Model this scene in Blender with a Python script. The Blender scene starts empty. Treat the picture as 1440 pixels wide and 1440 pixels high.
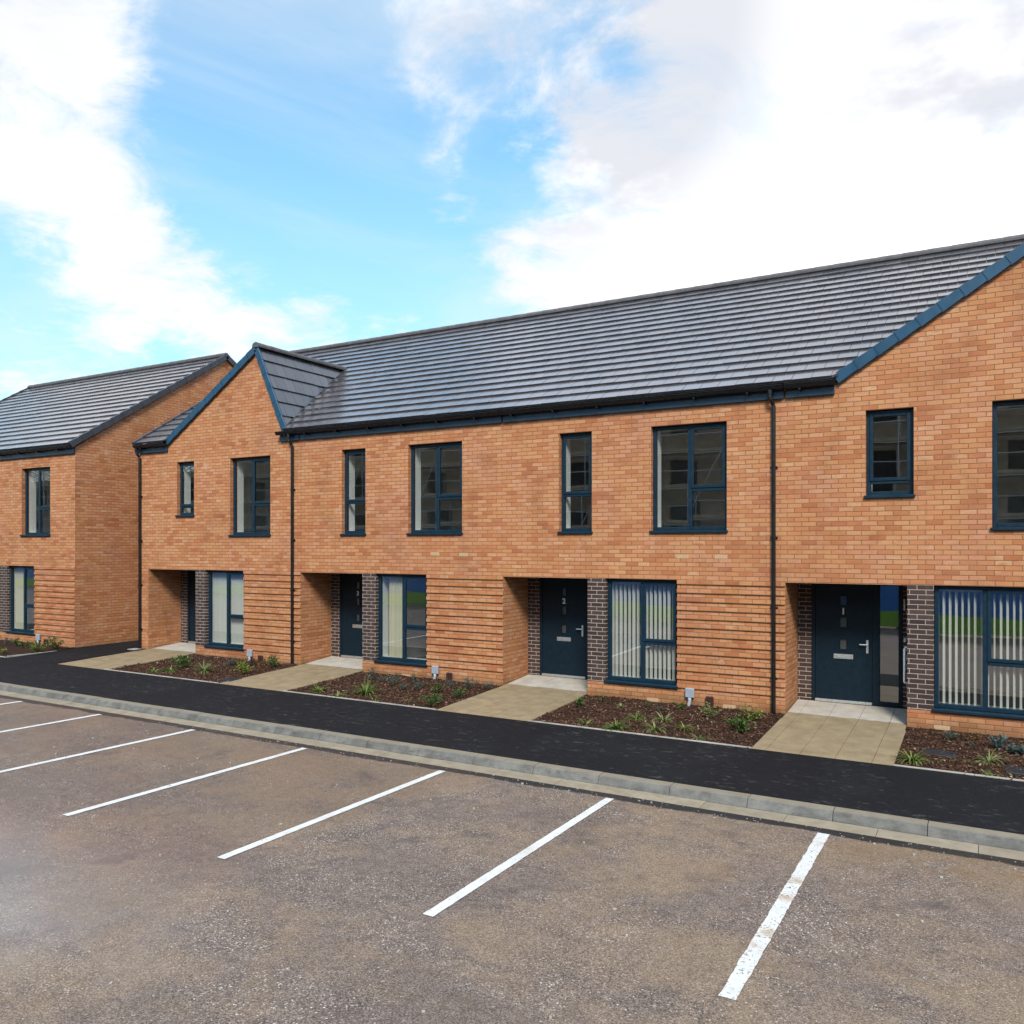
import bpy, bmesh, math, random
from mathutils import Vector, Matrix, noise as mnoise
R = math.radians
rng = random.Random(7)
scn = bpy.context.scene
COL = scn.collection

# ------------------------------------------------------------------ helpers
class MB:
    """collects faces and links them as one mesh object"""
    def __init__(s): s.v = []; s.f = []; s.m = []
    def quad(s, a, b, c, d, m=0):
        n = len(s.v); s.v += [tuple(a), tuple(b), tuple(c), tuple(d)]; s.f.append((n, n+1, n+2, n+3)); s.m.append(m)
    def poly(s, pts, m=0):
        n = len(s.v); s.v += [tuple(p) for p in pts]; s.f.append(tuple(range(n, n+len(pts)))); s.m.append(m)
    def box(s, x0, x1, y0, y1, z0, z1, m=0):
        n = len(s.v)
        s.v += [(x0,y0,z0),(x1,y0,z0),(x1,y1,z0),(x0,y1,z0),(x0,y0,z1),(x1,y0,z1),(x1,y1,z1),(x0,y1,z1)]
        for f in ((0,3,2,1),(4,5,6,7),(0,1,5,4),(1,2,6,5),(2,3,7,6),(3,0,4,7)):
            s.f.append(tuple(n+i for i in f)); s.m.append(m)
    def obox(s, o, U, V, N, u0, u1, v0, v1, n0, n1, m=0):
        k = len(s.v)
        for nn in (n0, n1):
            for (uu, vv) in ((u0,v0),(u1,v0),(u1,v1),(u0,v1)):
                s.v.append(tuple(o + U*uu + V*vv + N*nn))
        for f in ((0,3,2,1),(4,5,6,7),(0,1,5,4),(1,2,6,5),(2,3,7,6),(3,0,4,7)):
            s.f.append(tuple(k+i for i in f)); s.m.append(m)
    def tube(s, pts, r, seg=10, m=0, cap=True, r1=None):
        pts = [Vector(p) for p in pts]; rings = []
        for i, p in enumerate(pts):
            a = pts[max(i-1, 0)]; b = pts[min(i+1, len(pts)-1)]
            t = (b-a).normalized()
            ref = Vector((0,0,1)) if abs(t.z) < .9 else Vector((1,0,0))
            u = t.cross(ref).normalized(); w = t.cross(u).normalized()
            rr = r if r1 is None else r + (r1-r)*i/max(1, len(pts)-1)
            n = len(s.v)
            for k in range(seg):
                an = 2*math.pi*k/seg
                s.v.append(tuple(p + u*math.cos(an)*rr + w*math.sin(an)*rr))
            rings.append(n)
        for a, b in zip(rings, rings[1:]):
            for k in range(seg):
                s.f.append((a+k, a+(k+1) % seg, b+(k+1) % seg, b+k)); s.m.append(m)
        if cap:
            s.f.append(tuple(rings[0]+k for k in range(seg))[::-1]); s.m.append(m)
            s.f.append(tuple(rings[-1]+k for k in range(seg))); s.m.append(m)
    def build(s, name, mats, parent=None, smooth=False, bevel=0, weld=False):
        me = bpy.data.meshes.new(name)
        me.from_pydata(s.v, [], s.f)
        if not isinstance(mats, (list, tuple)): mats = [mats]
        for m in mats: me.materials.append(m)
        if len(mats) > 1: me.polygons.foreach_set('material_index', s.m)
        if smooth: me.polygons.foreach_set('use_smooth', [True]*len(me.polygons))
        if weld:
            bm = bmesh.new(); bm.from_mesh(me); bmesh.ops.remove_doubles(bm, verts=bm.verts, dist=.0004); bm.to_mesh(me); bm.free()
        me.update()
        o = bpy.data.objects.new(name, me); COL.objects.link(o)
        if parent: o.parent = parent
        if bevel:
            b = o.modifiers.new('b', 'BEVEL'); b.width = bevel; b.segments = 1; b.limit_method = 'ANGLE'
        return o

def tag(o, label=None, cat=None, group=None, kind=None):
    if label: o['label'] = label
    if cat: o['category'] = cat
    if group: o['group'] = group
    if kind: o['kind'] = kind
    return o
def empty(name, loc, rz=0):
    o = bpy.data.objects.new(name, None); COL.objects.link(o); o.location = loc; o.rotation_euler.z = rz
    o.empty_display_size = .3
    return o

# ------------------------------------------------------------------ node helpers
class NT:
    def __init__(s, name):
        s.mat = bpy.data.materials.new(name); s.mat.use_nodes = True
        s.t = s.mat.node_tree; s.t.nodes.clear()
        s.out = s.t.nodes.new('ShaderNodeOutputMaterial')
    def new(s, typ, **kw):
        n = s.t.nodes.new(typ)
        for k, v in kw.items(): setattr(n, k, v)
        return n
    def put(s, sock, v):
        if isinstance(v, bpy.types.NodeSocket): s.t.links.new(v, sock)
        elif v is not None:
            if isinstance(v, (tuple, list)):
                if len(v) == 3 and sock.type == 'RGBA': v = (*v, 1)
            sock.default_value = v
    def math(s, op, a, b=None, c=None, clamp=False):
        n = s.new('ShaderNodeMath', operation=op, use_clamp=clamp)
        s.put(n.inputs[0], a)
        if b is not None: s.put(n.inputs[1], b)
        if c is not None: s.put(n.inputs[2], c)
        return n.outputs[0]
    def vmath(s, op, a, b=None, out=0):
        n = s.new('ShaderNodeVectorMath', operation=op); s.put(n.inputs[0], a)
        if b is not None: s.put(n.inputs[1], b)
        return n.outputs['Value'] if op in ('DOT_PRODUCT', 'LENGTH') else n.outputs[0]
    def mix(s, f, a, b, mode='MIX'):
        n = s.new('ShaderNodeMix', data_type='RGBA', blend_type=mode)
        s.put(n.inputs[0], f); s.put(n.inputs[6], a); s.put(n.inputs[7], b)
        return n.outputs[2]
    def fmix(s, f, a, b):
        n = s.new('ShaderNodeMix', data_type='FLOAT'); s.put(n.inputs[0], f); s.put(n.inputs[2], a); s.put(n.inputs[3], b)
        return n.outputs[0]
    def mr(s, v, a, b, c=0., d=1., smooth=True):
        n = s.new('ShaderNodeMapRange', interpolation_type='SMOOTHSTEP' if smooth else 'LINEAR')
        s.put(n.inputs[0], v); n.inputs[1].default_value = a; n.inputs[2].default_value = b
        n.inputs[3].default_value = c; n.inputs[4].default_value = d
        return n.outputs[0]
    def noise(s, vec, scale, detail=3, rough=.55, out=0, dist=0.):
        n = s.new('ShaderNodeTexNoise'); s.put(n.inputs['Vector'], vec); n.inputs['Scale'].default_value = scale
        n.inputs['Detail'].default_value = detail; n.inputs['Roughness'].default_value = rough; n.inputs['Distortion'].default_value = dist
        return n.outputs[out]
    def vor(s, vec, scale, out='Distance', rand=1.):
        n = s.new('ShaderNodeTexVoronoi'); s.put(n.inputs['Vector'], vec); n.inputs['Scale'].default_value = scale
        n.inputs['Randomness'].default_value = rand
        return n.outputs[out]
    def white(s, vec, out='Value', dim='3D'):
        n = s.new('ShaderNodeTexWhiteNoise', noise_dimensions=dim); s.put(n.inputs['Vector'], vec)
        return n.outputs[out]
    def ramp(s, v, stops, interp='LINEAR'):
        n = s.new('ShaderNodeValToRGB'); cr = n.color_ramp; cr.interpolation = interp
        while len(cr.elements) < len(stops): cr.elements.new(.5)
        for e, (p, c) in zip(cr.elements, stops): e.position = p; e.color = (*c, 1)
        s.put(n.inputs[0], v); return n.outputs[0]
    def geo(s, out): return s.new('ShaderNodeNewGeometry').outputs[out]
    def sep(s, v):
        n = s.new('ShaderNodeSeparateXYZ'); s.put(n.inputs[0], v); return n.outputs
    def comb(s, x, y, z):
        n = s.new('ShaderNodeCombineXYZ'); s.put(n.inputs[0], x); s.put(n.inputs[1], y); s.put(n.inputs[2], z); return n.outputs[0]
    def scale(s, v, sc): return s.vmath('MULTIPLY', v, sc)
    def bump(s, h, dist=.01, strength=1.):
        n = s.new('ShaderNodeBump'); n.inputs['Strength'].default_value = strength; n.inputs['Distance'].default_value = dist
        s.put(n.inputs['Height'], h); return n.outputs[0]
    def principled(s, col, rough=.7, spec=.4, normal=None, metal=0., **kw):
        n = s.new('ShaderNodeBsdfPrincipled')
        s.put(n.inputs['Base Color'], col); s.put(n.inputs['Roughness'], rough); s.put(n.inputs['Metallic'], metal)
        s.put(n.inputs['Specular IOR Level'], spec)
        if normal is not None: s.put(n.inputs['Normal'], normal)
        for k, v in kw.items(): s.put(n.inputs[k], v)
        return n.outputs[0]
    def done(s, sh): s.t.links.new(sh, s.out.inputs[0]); return s.mat

M = {}
def brick_mat(name, tones, mortar, patch, seed, eff=.0, pinkc=(.50, .235, .150), buffc=(.57, .315, .150)):
    n = NT(name); P = n.geo('Position'); N = n.geo('True Normal')
    px, py, pz = n.sep(P); nx, ny, nz = n.sep(N)
    side = n.math('GREATER_THAN', n.math('ABSOLUTE', nx), .5)
    u = n.fmix(side, px, n.math('ADD', py, .11))
    v = pz
    rw = n.math('DIVIDE', v, .075); row = n.math('FLOOR', rw); fv = n.math('FRACT', rw)
    off = n.math('MULTIPLY', n.math('MODULO', n.math('ADD', row, 100.), 2.), .5)
    jit = n.math('MULTIPLY', n.white(n.comb(row, seed, 0.)), .06)
    uu = n.math('ADD', n.math('ADD', n.math('DIVIDE', u, .225), off), jit)
    col = n.math('FLOOR', uu); fu = n.math('FRACT', uu)
    cell = n.comb(col, row, seed)
    du = n.math('MULTIPLY', n.math('MINIMUM', fu, n.math('SUBTRACT', 1., fu)), .225)
    dv = n.math('MULTIPLY', n.math('MINIMUM', fv, n.math('SUBTRACT', 1., fv)), .075)
    wob = n.math('MULTIPLY', n.math('SUBTRACT', n.noise(P, 45, 2), .5), .004)
    d = n.math('ADD', n.math('MINIMUM', du, dv), wob)
    mask = n.mr(d, .0036, .0078)
    rv = n.white(cell)
    # batches of brick laid together: shifts whole areas towards one tone
    batch = n.noise(n.scale(P, (.9, .9, 1.6)), 1.1, 3, .6)
    rv2 = n.math('ADD', n.math('MULTIPLY', rv, .80), n.mr(batch, .3, .7, -.10, .30, False), clamp=True)
    c = n.ramp(rv2, tones)
    drag = n.noise(n.scale(P, (18, 18, 70)), 1., 4, .7)
    hu = n.noise(n.vmath('ADD', P, (5., 3., 9.)), .85, 4, .62, dist=.6)
    c = n.mix(n.math('MULTIPLY', n.mr(hu, .50, .68, 0., .55), n.mr(rv, 0., 1., .5, 1.)), c, n.mix(1., pinkc, n.ramp(rv, [(0, (.78, .76, .76)), (1, (1.12, 1.14, 1.16))]), 'MULTIPLY'))
    c = n.mix(n.math('MULTIPLY', n.mr(hu, .46, .30, 0., .45), n.mr(rv, 0., 1., .5, 1.)), c, n.mix(1., buffc, n.ramp(rv, [(0, (.80, .78, .76)), (1, (1.12, 1.12, 1.12))]), 'MULTIPLY'))
    c = n.mix(n.mr(drag, .40, .72, 0., .42), c, patch)
    fine = n.noise(P, 160, 2, .6)
    c = n.mix(.5, c, n.mix(1., c, n.ramp(fine, [(0.25, (.50, .50, .50)), (.75, (1.45, 1.45, 1.45))]), 'MULTIPLY'))
    # weathered blotches and bloom
    wx = n.noise(n.scale(P, (1., 1., .7)), 1.05, 5, .66, dist=.5)
    c = n.mix(1., c, n.ramp(wx, [(.28, (.74, .70, .66)), (.46, (.97, .96, .95)), (.62, (1.02, 1.01, 1.0)), (.75, (1.10, 1.08, 1.06))]), 'MULTIPLY')
    strk = n.noise(n.scale(P, (7., 7., .55)), 1., 4, .6)
    c = n.mix(n.mr(strk, .56, .74, 0., .20), c, (.26, .125, .065))
    blot = n.noise(n.scale(P, (1., 1., .8)), .55, 4, .62)
    c = n.mix(n.mr(blot, .52, .72, 0., .28), c, patch)
    lime = n.math('MULTIPLY', n.mr(n.noise(P, 2.2, 5, .7), .60, .78), .55)
    c = n.mix(n.math('MULTIPLY', lime, .55), c, (.62, .52, .44))
    mo = n.mix(n.mr(n.noise(P, 3., 3), .35, .7), mortar, tuple(min(1, x*1.35) for x in mortar))
    mo = n.mix(lime, mo, (.72, .66, .60))
    c = n.mix(mask, mo, c)
    # damp splash zone just above the soil
    damp = n.math('MULTIPLY', n.mr(n.math('ADD', pz, n.math('MULTIPLY', n.noise(P, 3.5, 4), .34)), .42, .16), eff)
    c = n.mix(damp, c, (.13, .085, .04))
    h = n.math('ADD', mask, n.math('MULTIPLY', fine, .35))
    return n.done(n.principled(c, .82, .25, n.bump(h, .006, .8)))

M['brick'] = brick_mat('orange_brick',
    [(0., (.37, .122, .054)), (.14, (.44, .165, .073)), (.30, (.485, .200, .087)), (.46, (.52, .235, .105)), (.60, (.54, .262, .120)), (.74, (.55, .280, .155)), (.86, (.505, .218, .108)), (.94, (.585, .345, .195)), (1., (.46, .170, .078))],
    (.245, .125, .064), (.44, .158, .078), 1.3, .6)
M['dark_brick'] = brick_mat('dark_brick',
    [(0., (.040, .027, .028)), (.5, (.062, .040, .038)), (1., (.085, .055, .050))],
    (.36, .30, .26), (.05, .033, .032), 4.1, .0, (.060, .040, .040), (.070, .048, .044))

def tile_mat():
    n = NT('slate_tile'); P = n.geo('Position'); r = n.geo('Random Per Island')
    c = n.ramp(r, [(0, (.050, .046, .054)), (.5, (.063, .056, .064)), (1, (.080, .070, .076))])
    nz = n.noise(P, 5, 4, .6); fine = n.noise(P, 220, 2)
    c = n.mix(n.mr(nz, .45, .75, 0, .35), c, (.090, .078, .080))
    rough = n.math('ADD', n.mr(nz, .3, .7, .24, .34), n.math('MULTIPLY', r, .05))
    nm = n.bump(fine, .0012, .2)
    # rain-wet film on the tiles
    return n.done(n.principled(c, rough, .85, nm, **{'Coat Weight': .9, 'Coat Roughness': .15, 'Coat IOR': 1.7}))
M['tile'] = tile_mat()
def cloth_mat(name, col):
    n = NT(name); bs = n.principled(col, .8, .2)
    tl = n.new('ShaderNodeBsdfTranslucent'); n.put(tl.inputs[0], col)
    mx = n.new('ShaderNodeMixShader'); mx.inputs[0].default_value = .35; n.t.links.new(bs, mx.inputs[1]); n.t.links.new(tl.outputs[0], mx.inputs[2])
    return n.done(mx.outputs[0])
def simple(name, col, rough=.5, spec=.5, metal=0., nscale=8., namt=.25, bump=0., bscale=150.):
    n = NT(name); P = n.geo('Position')
    a = n.noise(P, nscale, 4, .6)
    dark = tuple(x*(1-namt) for x in col); light = tuple(min(1., x*(1+namt)) for x in col)
    c = n.mix(n.mr(a, .3, .7), dark, light)
    rr = n.mr(n.noise(P, nscale*2.3, 3), .3, .7, max(.02, rough-.08), min(1, rough+.08))
    nm = n.bump(n.noise(P, bscale, 3), .003, bump) if bump else None
    return n.done(n.principled(c, rr, spec, nm, metal))
M['frame'] = simple('window_frame_paint', (.0055, .024, .044), .42, .32, 0, 5, .12)
M['door'] = simple('door_paint', (.0035, .014, .025), .48, .24, 0, 9, .12, .15, 60)
M['fascia'] = simple('fascia_board', (.010, .034, .062), .40, .5, 0, 3, .15)
M['verge_blue'] = simple('verge_blue', (.010, .060, .120), .42, .5, 0, 4, .12)
M['verge_grey'] = simple('verge_grey', (.045, .050, .062), .5, .5, 0, 4, .15)
M['ridge'] = simple('ridge_tile', (.095, .088, .092), .62, .4, 0, 7, .22, .3)
M['gutter'] = simple('black_gutter', (.0055, .0055, .007), .30, .5, 0, 5, .2)
M['pipe'] = simple('black_pipe', (.006, .006, .008), .34, .5, 0, 5, .2)
M['steel'] = simple('brushed_steel', (.66, .68, .70), .48, .5, 1., 30, .1)
M['white'] = simple('white_plastic', (.78, .78, .80), .4, .5, 0, 5, .05)
M['meter'] = simple('grey_plastic', (.31, .35, .41), .45, .45, 0, 9, .08)
M['brown_box'] = simple('brown_plastic', (.045, .018, .016), .45, .45, 0, 9, .15)
M['plaster'] = simple('white_plaster', (.80, .80, .78), .85, .2, 0, 2, .04)
M['carpet'] = simple('grey_carpet', (.16, .15, .14), .95, .1, 0, 60, .2)
M['blind'] = cloth_mat('blind_fabric', (.88, .88, .84))
M['cream'] = cloth_mat('cream_fabric', (.82, .77, .58))
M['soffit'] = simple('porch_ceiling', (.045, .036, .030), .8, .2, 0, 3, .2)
M['airb'] = simple('buff_vent', (.50, .34, .20), .75, .3, 0, 40, .12)
M['cover'] = simple('iron_cover', (.030, .034, .042), .5, .5, .3, 12, .3, .6, 260)
M['black_in'] = simple('dark_cavity', (.040, .040, .045), .9, .1, 0, 3, .1)

def glass_mat(name='window_glass', base=.27, tint=(.94, .97, .96)):
    n = NT(name)
    tr = n.new('ShaderNodeBsdfTransparent'); tr.inputs[0].default_value = (*tint, 1)
    gl = n.new('ShaderNodeBsdfGlossy'); gl.inputs['Roughness'].default_value = .0; gl.inputs[0].default_value = (.95, .97, 1, 1)
    P = n.geo('Position')
    n.put(gl.inputs['Normal'], n.bump(n.noise(P, 1.6, 1), .004, .12))
    mx = n.new('ShaderNodeMixShader'); cs = n.math('ABSOLUTE', n.vmath('DOT_PRODUCT', n.geo('Normal'), n.geo('Incoming')))
    f = n.math('MULTIPLY_ADD', n.math('POWER', n.math('SUBTRACT', 1., cs, clamp=True), 5.), 1-base, base, clamp=True)
    n.put(mx.inputs[0], f); n.t.links.new(tr.outputs[0], mx.inputs[1]); n.t.links.new(gl.outputs[0], mx.inputs[2])
    return n.done(mx.outputs[0])
M['glass'] = glass_mat()
M['door_glass'] = simple('obscured_glass', (.05, .055, .055), .10, 1., 0, 60, .3)

# ------------------------------------------------------------------ ground levels
def zl(X): return -.004*(max(-24, min(8, X))+1)
def zpath(X, Y):
    b = -.062 + (Y+2.25)/2.25*.082 if Y < 0 else .02+.08*min(Y, 1.0)
    return b + zl(X)
def zroad(X, Y):
    return zl(X) - .20 + .011*min(8, (-4.7-Y)) if Y < -4.7 else zl(X)-.20
def ykerb(X): return -4.27+.0075*X          # back of the kerb
def yedge(X): return -2.27+.009*X           # back of the pavement
P0 = [-18.852, -13.520, -8.183, -2.848]
PITCH = 5.335
FARP = -26.205; FARY = -.71; FARZ = .04

# ------------------------------------------------------------------ ground materials
def road_mat():
    n = NT('car_park_tarmac'); P = n.geo('Position'); x, y, z = n.sep(P)
    big = n.noise(P, .42, 5, .62, dist=.6); mid = n.noise(P, 1.7, 5, .65, dist=.4); sm = n.noise(P, 7., 4, .6)
    c = n.ramp(sm, [(.25, (.116, .087, .074)), (.75, (.205, .159, .133))])
    # tan silt washed over the surface
    silt = n.math('MULTIPLY', n.mr(n.math('ADD', n.math('MULTIPLY', big, .6), n.math('MULTIPLY', mid, .4)), .44, .60), .75)
    # silt gathers near the channel on the right
    sg = n.math('MULTIPLY', n.mr(y, -6.6, -5.1), n.mr(x, -4.5, -.6))
    sg = n.math('MULTIPLY', sg, n.mr(mid, .34, .58))
    silt = n.math('MAXIMUM', silt, n.math('MULTIPLY', sg, .95))
    c = n.mix(silt, c, n.mix(sm, (.205, .141, .090), (.290, .209, .140)))
    # exposed aggregate
    vc = n.vor(P, 72, 'Color'); vd = n.vor(P, 72, 'Distance')
    r = n.sep(vc)
    chip = n.math('MULTIPLY', n.math('GREATER_THAN', r[0], .56), n.mr(vd, .62, .40))
    show = n.math('MULTIPLY', n.mr(n.noise(P, 1.2, 4, .65), .36, .62), n.math('SUBTRACT', 1., n.math('MULTIPLY', silt, .72)))
    chipc = n.ramp(r[1], [(0, (.20, .15, .12)), (.5, (.33, .26, .215)), (.85, (.45, .385, .335)), (1, (.66, .62, .58))])
    c = n.mix(n.math('MULTIPLY', chip, show), c, chipc)
    pit = n.math('MULTIPLY', n.math('LESS_THAN', r[2], .40), n.mr(vd, .60, .35))
    c = n.mix(n.math('MULTIPLY', n.math('MULTIPLY', pit, show), .85), c, (.030, .026, .026))
    v2 = n.vor(P, 125, 'Color'); g2 = n.sep(v2)[0]
    c = n.mix(n.math('MULTIPLY', .75, n.math('SUBTRACT', 1., n.math('MULTIPLY', silt, .35))), c, n.mix(1., c, n.ramp(g2, [(0, (.30, .28, .28)), (.5, (.95, .94, .93)), (1, (1.95, 1.90, 1.86))]), 'MULTIPLY'))
    # dark scuffed patches and oil
    dk = n.mr(n.noise(P, .95, 5, .68, dist=.8), .57, .70)
    c = n.mix(n.math('MULTIPLY', dk, .5), c, (.062, .053, .052))
    ru = n.math('MAXIMUM', n.mr(n.noise(n.vmath('ADD', P, (31., 7., 0.)), 1.1, 4, .6), .62, .76), n.math('MULTIPLY', sg, n.mr(n.noise(P, 2.4, 4, .6), .45, .62)))
    c = n.mix(n.math('MULTIPLY', ru, .45), c, (.20, .125, .055))
    # fresh black bitumen strip against the channel
    yy = n.math('SUBTRACT', y, n.math('MULTIPLY', x, .0075))
    edge = n.math('ADD', yy, n.math('ADD', n.math('MULTIPLY', n.math('SUBTRACT', n.noise(P, 6, 5, .7), .5), .16), n.math('MULTIPLY', n.math('SUBTRACT', n.noise(P, .8, 2), .5), .22)))
    st = n.mr(edge, -4.985, -4.935)
    c = n.mix(st, c, n.ramp(n.noise(P, 120, 2), [(.3, (.006, .006, .007)), (.8, (.030, .029, .030))]))
    # wet film: low spots are shinier
    wet = n.mr(n.math('ADD', n.noise(P, .33, 4, .6), n.math('MULTIPLY', n.mr(x, -4.5, -7.5), .30)), .50, .68)
    rough = n.math('ADD', n.fmix(wet, .70, .30), n.math('MULTIPLY', n.math('SUBTRACT', sm, .5), .14))
    pud = n.math('MULTIPLY', n.mr(n.math('ADD', n.noise(P, 1.3, 3), n.math('MULTIPLY', sg, .30)), .70, .78), sg)
    rough = n.fmix(pud, rough, .12)
    c = n.mix(n.math('MULTIPLY', wet, .16), c, (.06, .055, .055))
    ex = n.math('DIVIDE', n.math('ADD', x, 7.9), 3.0); ey = n.math('DIVIDE', n.math('ADD', y, 9.7), 1.7)
    rr_ = n.math('SQRT', n.math('ADD', n.math('MULTIPLY', ex, ex), n.math('MULTIPLY', ey, ey)))
    film = n.mr(n.math('ADD', rr_, n.math('MULTIPLY', n.math('SUBTRACT', n.noise(P, .9, 5, .65), .5), 1.6)), 1.25, .25)
    rough = n.fmix(film, rough, .20)
    h = n.math('MULTIPLY', n.math('SUBTRACT', 1., n.math('MULTIPLY', film, .85)), n.math('ADD', n.math('SUBTRACT', 1., vd), n.noise(P, 260, 2)), n.math('MULTIPLY', n.math('SUBTRACT', 1., n.math('MULTIPLY', silt, .6)), n.math('SUBTRACT', 1., pud)))
    return n.done(n.principled(c, rough, .42, n.bump(h, .0045, .62), **{'Coat Weight': n.math('MULTIPLY', film, .95), 'Coat Roughness': .22, 'Coat IOR': 1.6}))
M['road'] = road_mat()
def pave_mat():
    n = NT('new_black_tarmac'); P = n.geo('Position')
    g = n.noise(P, 140, 3, .65); v = n.vor(P, 110)
    c = n.ramp(g, [(.3, (.004, .0045, .006)), (.7, (.013, .014, .018))])
    a = n.noise(P, .8, 5, .65, dist=.5)
    c = n.mix(n.mr(a, .45, .75, 0, .45), c, (.019, .019, .022))
    # pale scuffs
    s = n.math('MULTIPLY', n.mr(n.noise(n.scale(P, (3., 6., 1.)), 1.9, 6, .72, dist=.8), .55, .66), n.mr(n.noise(P, .8, 3), .38, .56))
    s = n.math('MAXIMUM', s, n.math('MULTIPLY', n.mr(n.vor(n.scale(P, (1., 2.4, 1.)), 3.4), .15, .06), n.mr(n.noise(P, 1.9, 3), .48, .6)))
    c = n.mix(n.math('MULTIPLY', s, .42), c, (.115, .105, .095))
    rough = n.mr(a, .3, .7, .70, .88)
    return n.done(n.principled(c, rough, .16, n.bump(n.math('SUBTRACT', g, v), .004, .5)))
M['pave'] = pave_mat()
def conc_mat(name, lo, hi, stain, rough=.8, top=None):
    n = NT(name); P = n.geo('Position')
    a = n.noise(P, 5, 5, .65); f = n.noise(P, 130, 3); r = n.geo('Random Per Island')
    c = n.mix(n.mr(a, .3, .7), lo, hi)
    c = n.mix(n.mr(r, 0, 1, 0, .25), c, tuple(x*.72 for x in lo))
    c = n.mix(n.mr(n.noise(n.scale(P, (2, 2, 6)), 2.2, 5, .7), .5, .72, 0, .7), c, stain)
    if top:      # trodden silt lies on the flat top
        c = n.mix(n.mr(n.sep(n.geo('True Normal'))[2], .90, .97), c, n.mix(n.mr(a, .3, .7), top, tuple(x*1.2 for x in top)))
    c = n.mix(.5, c, n.mix(1., c, n.ramp(f, [(.3, (.75, .75, .75)), (.7, (1.2, 1.2, 1.2))]), 'MULTIPLY'))
    return n.done(n.principled(c, rough, .3, n.bump(f, .002, .4)))
M['kerb'] = conc_mat('kerb_concrete', (.110, .108, .102), (.205, .200, .186), (.070, .065, .056), top=(.215, .185, .140))
M['channel'] = conc_mat('channel_concrete', (.26, .215, .155), (.345, .29, .215), (.24, .19, .13))
M['edging'] = conc_mat('edging_concrete', (.34, .31, .28), (.46, .43, .40), (.22, .19, .16))
def slab_mat():
    n = NT('buff_paving'); P = n.geo('Position'); x, y, z = n.sep(P)
    r = n.geo('Random Per Island')
    a = n.noise(P, 4, 5, .62); f = n.noise(P, 180, 3)
    wet = n.mix(n.mr(a, .3, .7), (.250, .190, .112), (.345, .270, .168))
    wet = n.mix(n.math('MULTIPLY', r, .3), wet, (.26, .215, .150))
    dry = n.mix(n.mr(a, .3, .7), (.40, .36, .31), (.50, .46, .41))
    # rain reaches under the canopy up to here; behind it the flags are dry and paler
    e = n.math('ADD', y, n.math('MULTIPLY', n.math('SUBTRACT', n.noise(P, 9, 4, .6), .5), .10))
    c = n.mix(n.mr(e, .10, .125), wet, dry)
    c = n.mix(.5, c, n.mix(1., c, n.ramp(f, [(.3, (.78, .78, .78)), (.7, (1.18, 1.18, 1.18))]), 'MULTIPLY'))
    st = n.mr(n.noise(n.vmath('ADD', P, (4., 9., 0.)), 2.6, 4, .6), .62, .74, 0, .4)
    c = n.mix(st, c, (.20, .16, .11))
    return n.done(n.principled(c, n.fmix(n.mr(e, .10, .125), .55, .85), .35, n.bump(f, .0015, .4)))
M['slab'] = slab_mat()
def soil_mat():
    n = NT('bark_soil'); P = n.geo('Position')
    a = n.noise(P, 38, 4, .7); b = n.noise(P, 3, 4)
    c = n.ramp(a, [(.3, (.012, .006, .004)), (.55, (.045, .022, .014)), (.8, (.10, .052, .032))])
    c = n.mix(n.mr(b, .5, .7, 0, .5), c, (.025, .016, .012))
    return n.done(n.principled(c, .9, .2, n.bump(a, .03, .9)))
M['soil'] = soil_mat()
def chip_mat():
    n = NT('bark_chip'); r = n.geo('Random Per Island')
    c = n.ramp(r, [(0, (.022, .010, .007)), (.35, (.060, .026, .016)), (.7, (.105, .050, .028)), (.93, (.15, .080, .048)), (.985, (.24, .15, .095)), (1, (.42, .34, .26))])
    return n.done(n.principled(c, .8, .25))
M['chip'] = chip_mat()
def paint_mat():
    n = NT('line_paint'); P = n.geo('Position'); x, y, z = n.sep(P)
    w = n.noise(P, 42, 4, .7); s = n.noise(P, 9, 5, .7)
    # scuffed through to the aggregate; the nearest bay line is the most worn
    near = n.mr(x, -2.6, -1.9, .028, .062)
    worn = n.mr(n.math('ADD', n.math('ADD', n.math('MULTIPLY', w, .62), n.math('MULTIPLY', s, .38)), near), .60, .68)
    c = n.mix(n.mr(s, .3, .7), (.58, .58, .57), (.73, .73, .72))
    dirt = n.math('MULTIPLY', n.mr(n.noise(P, 2.6, 4, .6), .50, .68), n.mr(x, -2.6, -1.9, .18, .85))
    c = n.mix(dirt, c, (.42, .30, .19))
    bs = n.principled(c, .6, .4, n.bump(w, .002, .6))
    tr = n.new('ShaderNodeBsdfTransparent').outputs[0]
    mx = n.new('ShaderNodeMixShader'); n.put(mx.inputs[0], n.math('MULTIPLY', worn, .9)); n.t.links.new(bs, mx.inputs[1]); n.t.links.new(tr, mx.inputs[2])
    return n.done(mx.outputs[0])
M['paint'] = paint_mat()
def leaf_mat(name, stops, rough=.5):
    n = NT(name); r = n.geo('Random Per Island')
    c = n.ramp(r, stops)
    bs = n.principled(c, rough, .35)
    tl = n.new('ShaderNodeBsdfTranslucent'); n.put(tl.inputs[0], c)
    mx = n.new('ShaderNodeMixShader'); mx.inputs[0].default_value = .25; n.t.links.new(bs, mx.inputs[1]); n.t.links.new(tl.outputs[0], mx.inputs[2])
    return n.done(mx.outputs[0])
M['grass'] = leaf_mat('strap_leaf', [(0, (.05, .09, .018)), (.5, (.12, .19, .038)), (.85, (.22, .28, .07)), (1, (.36, .35, .13))])
M['varieg'] = leaf_mat('variegated_strap_leaf', [(0, (.06, .10, .025)), (.4, (.14, .18, .055)), (.8, (.30, .31, .13)), (1, (.42, .38, .20))])
M['shrub'] = leaf_mat('shrub_leaf', [(0, (.022, .055, .014)), (.5, (.055, .120, .026)), (.9, (.12, .20, .045)), (1, (.28, .32, .08))])
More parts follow.
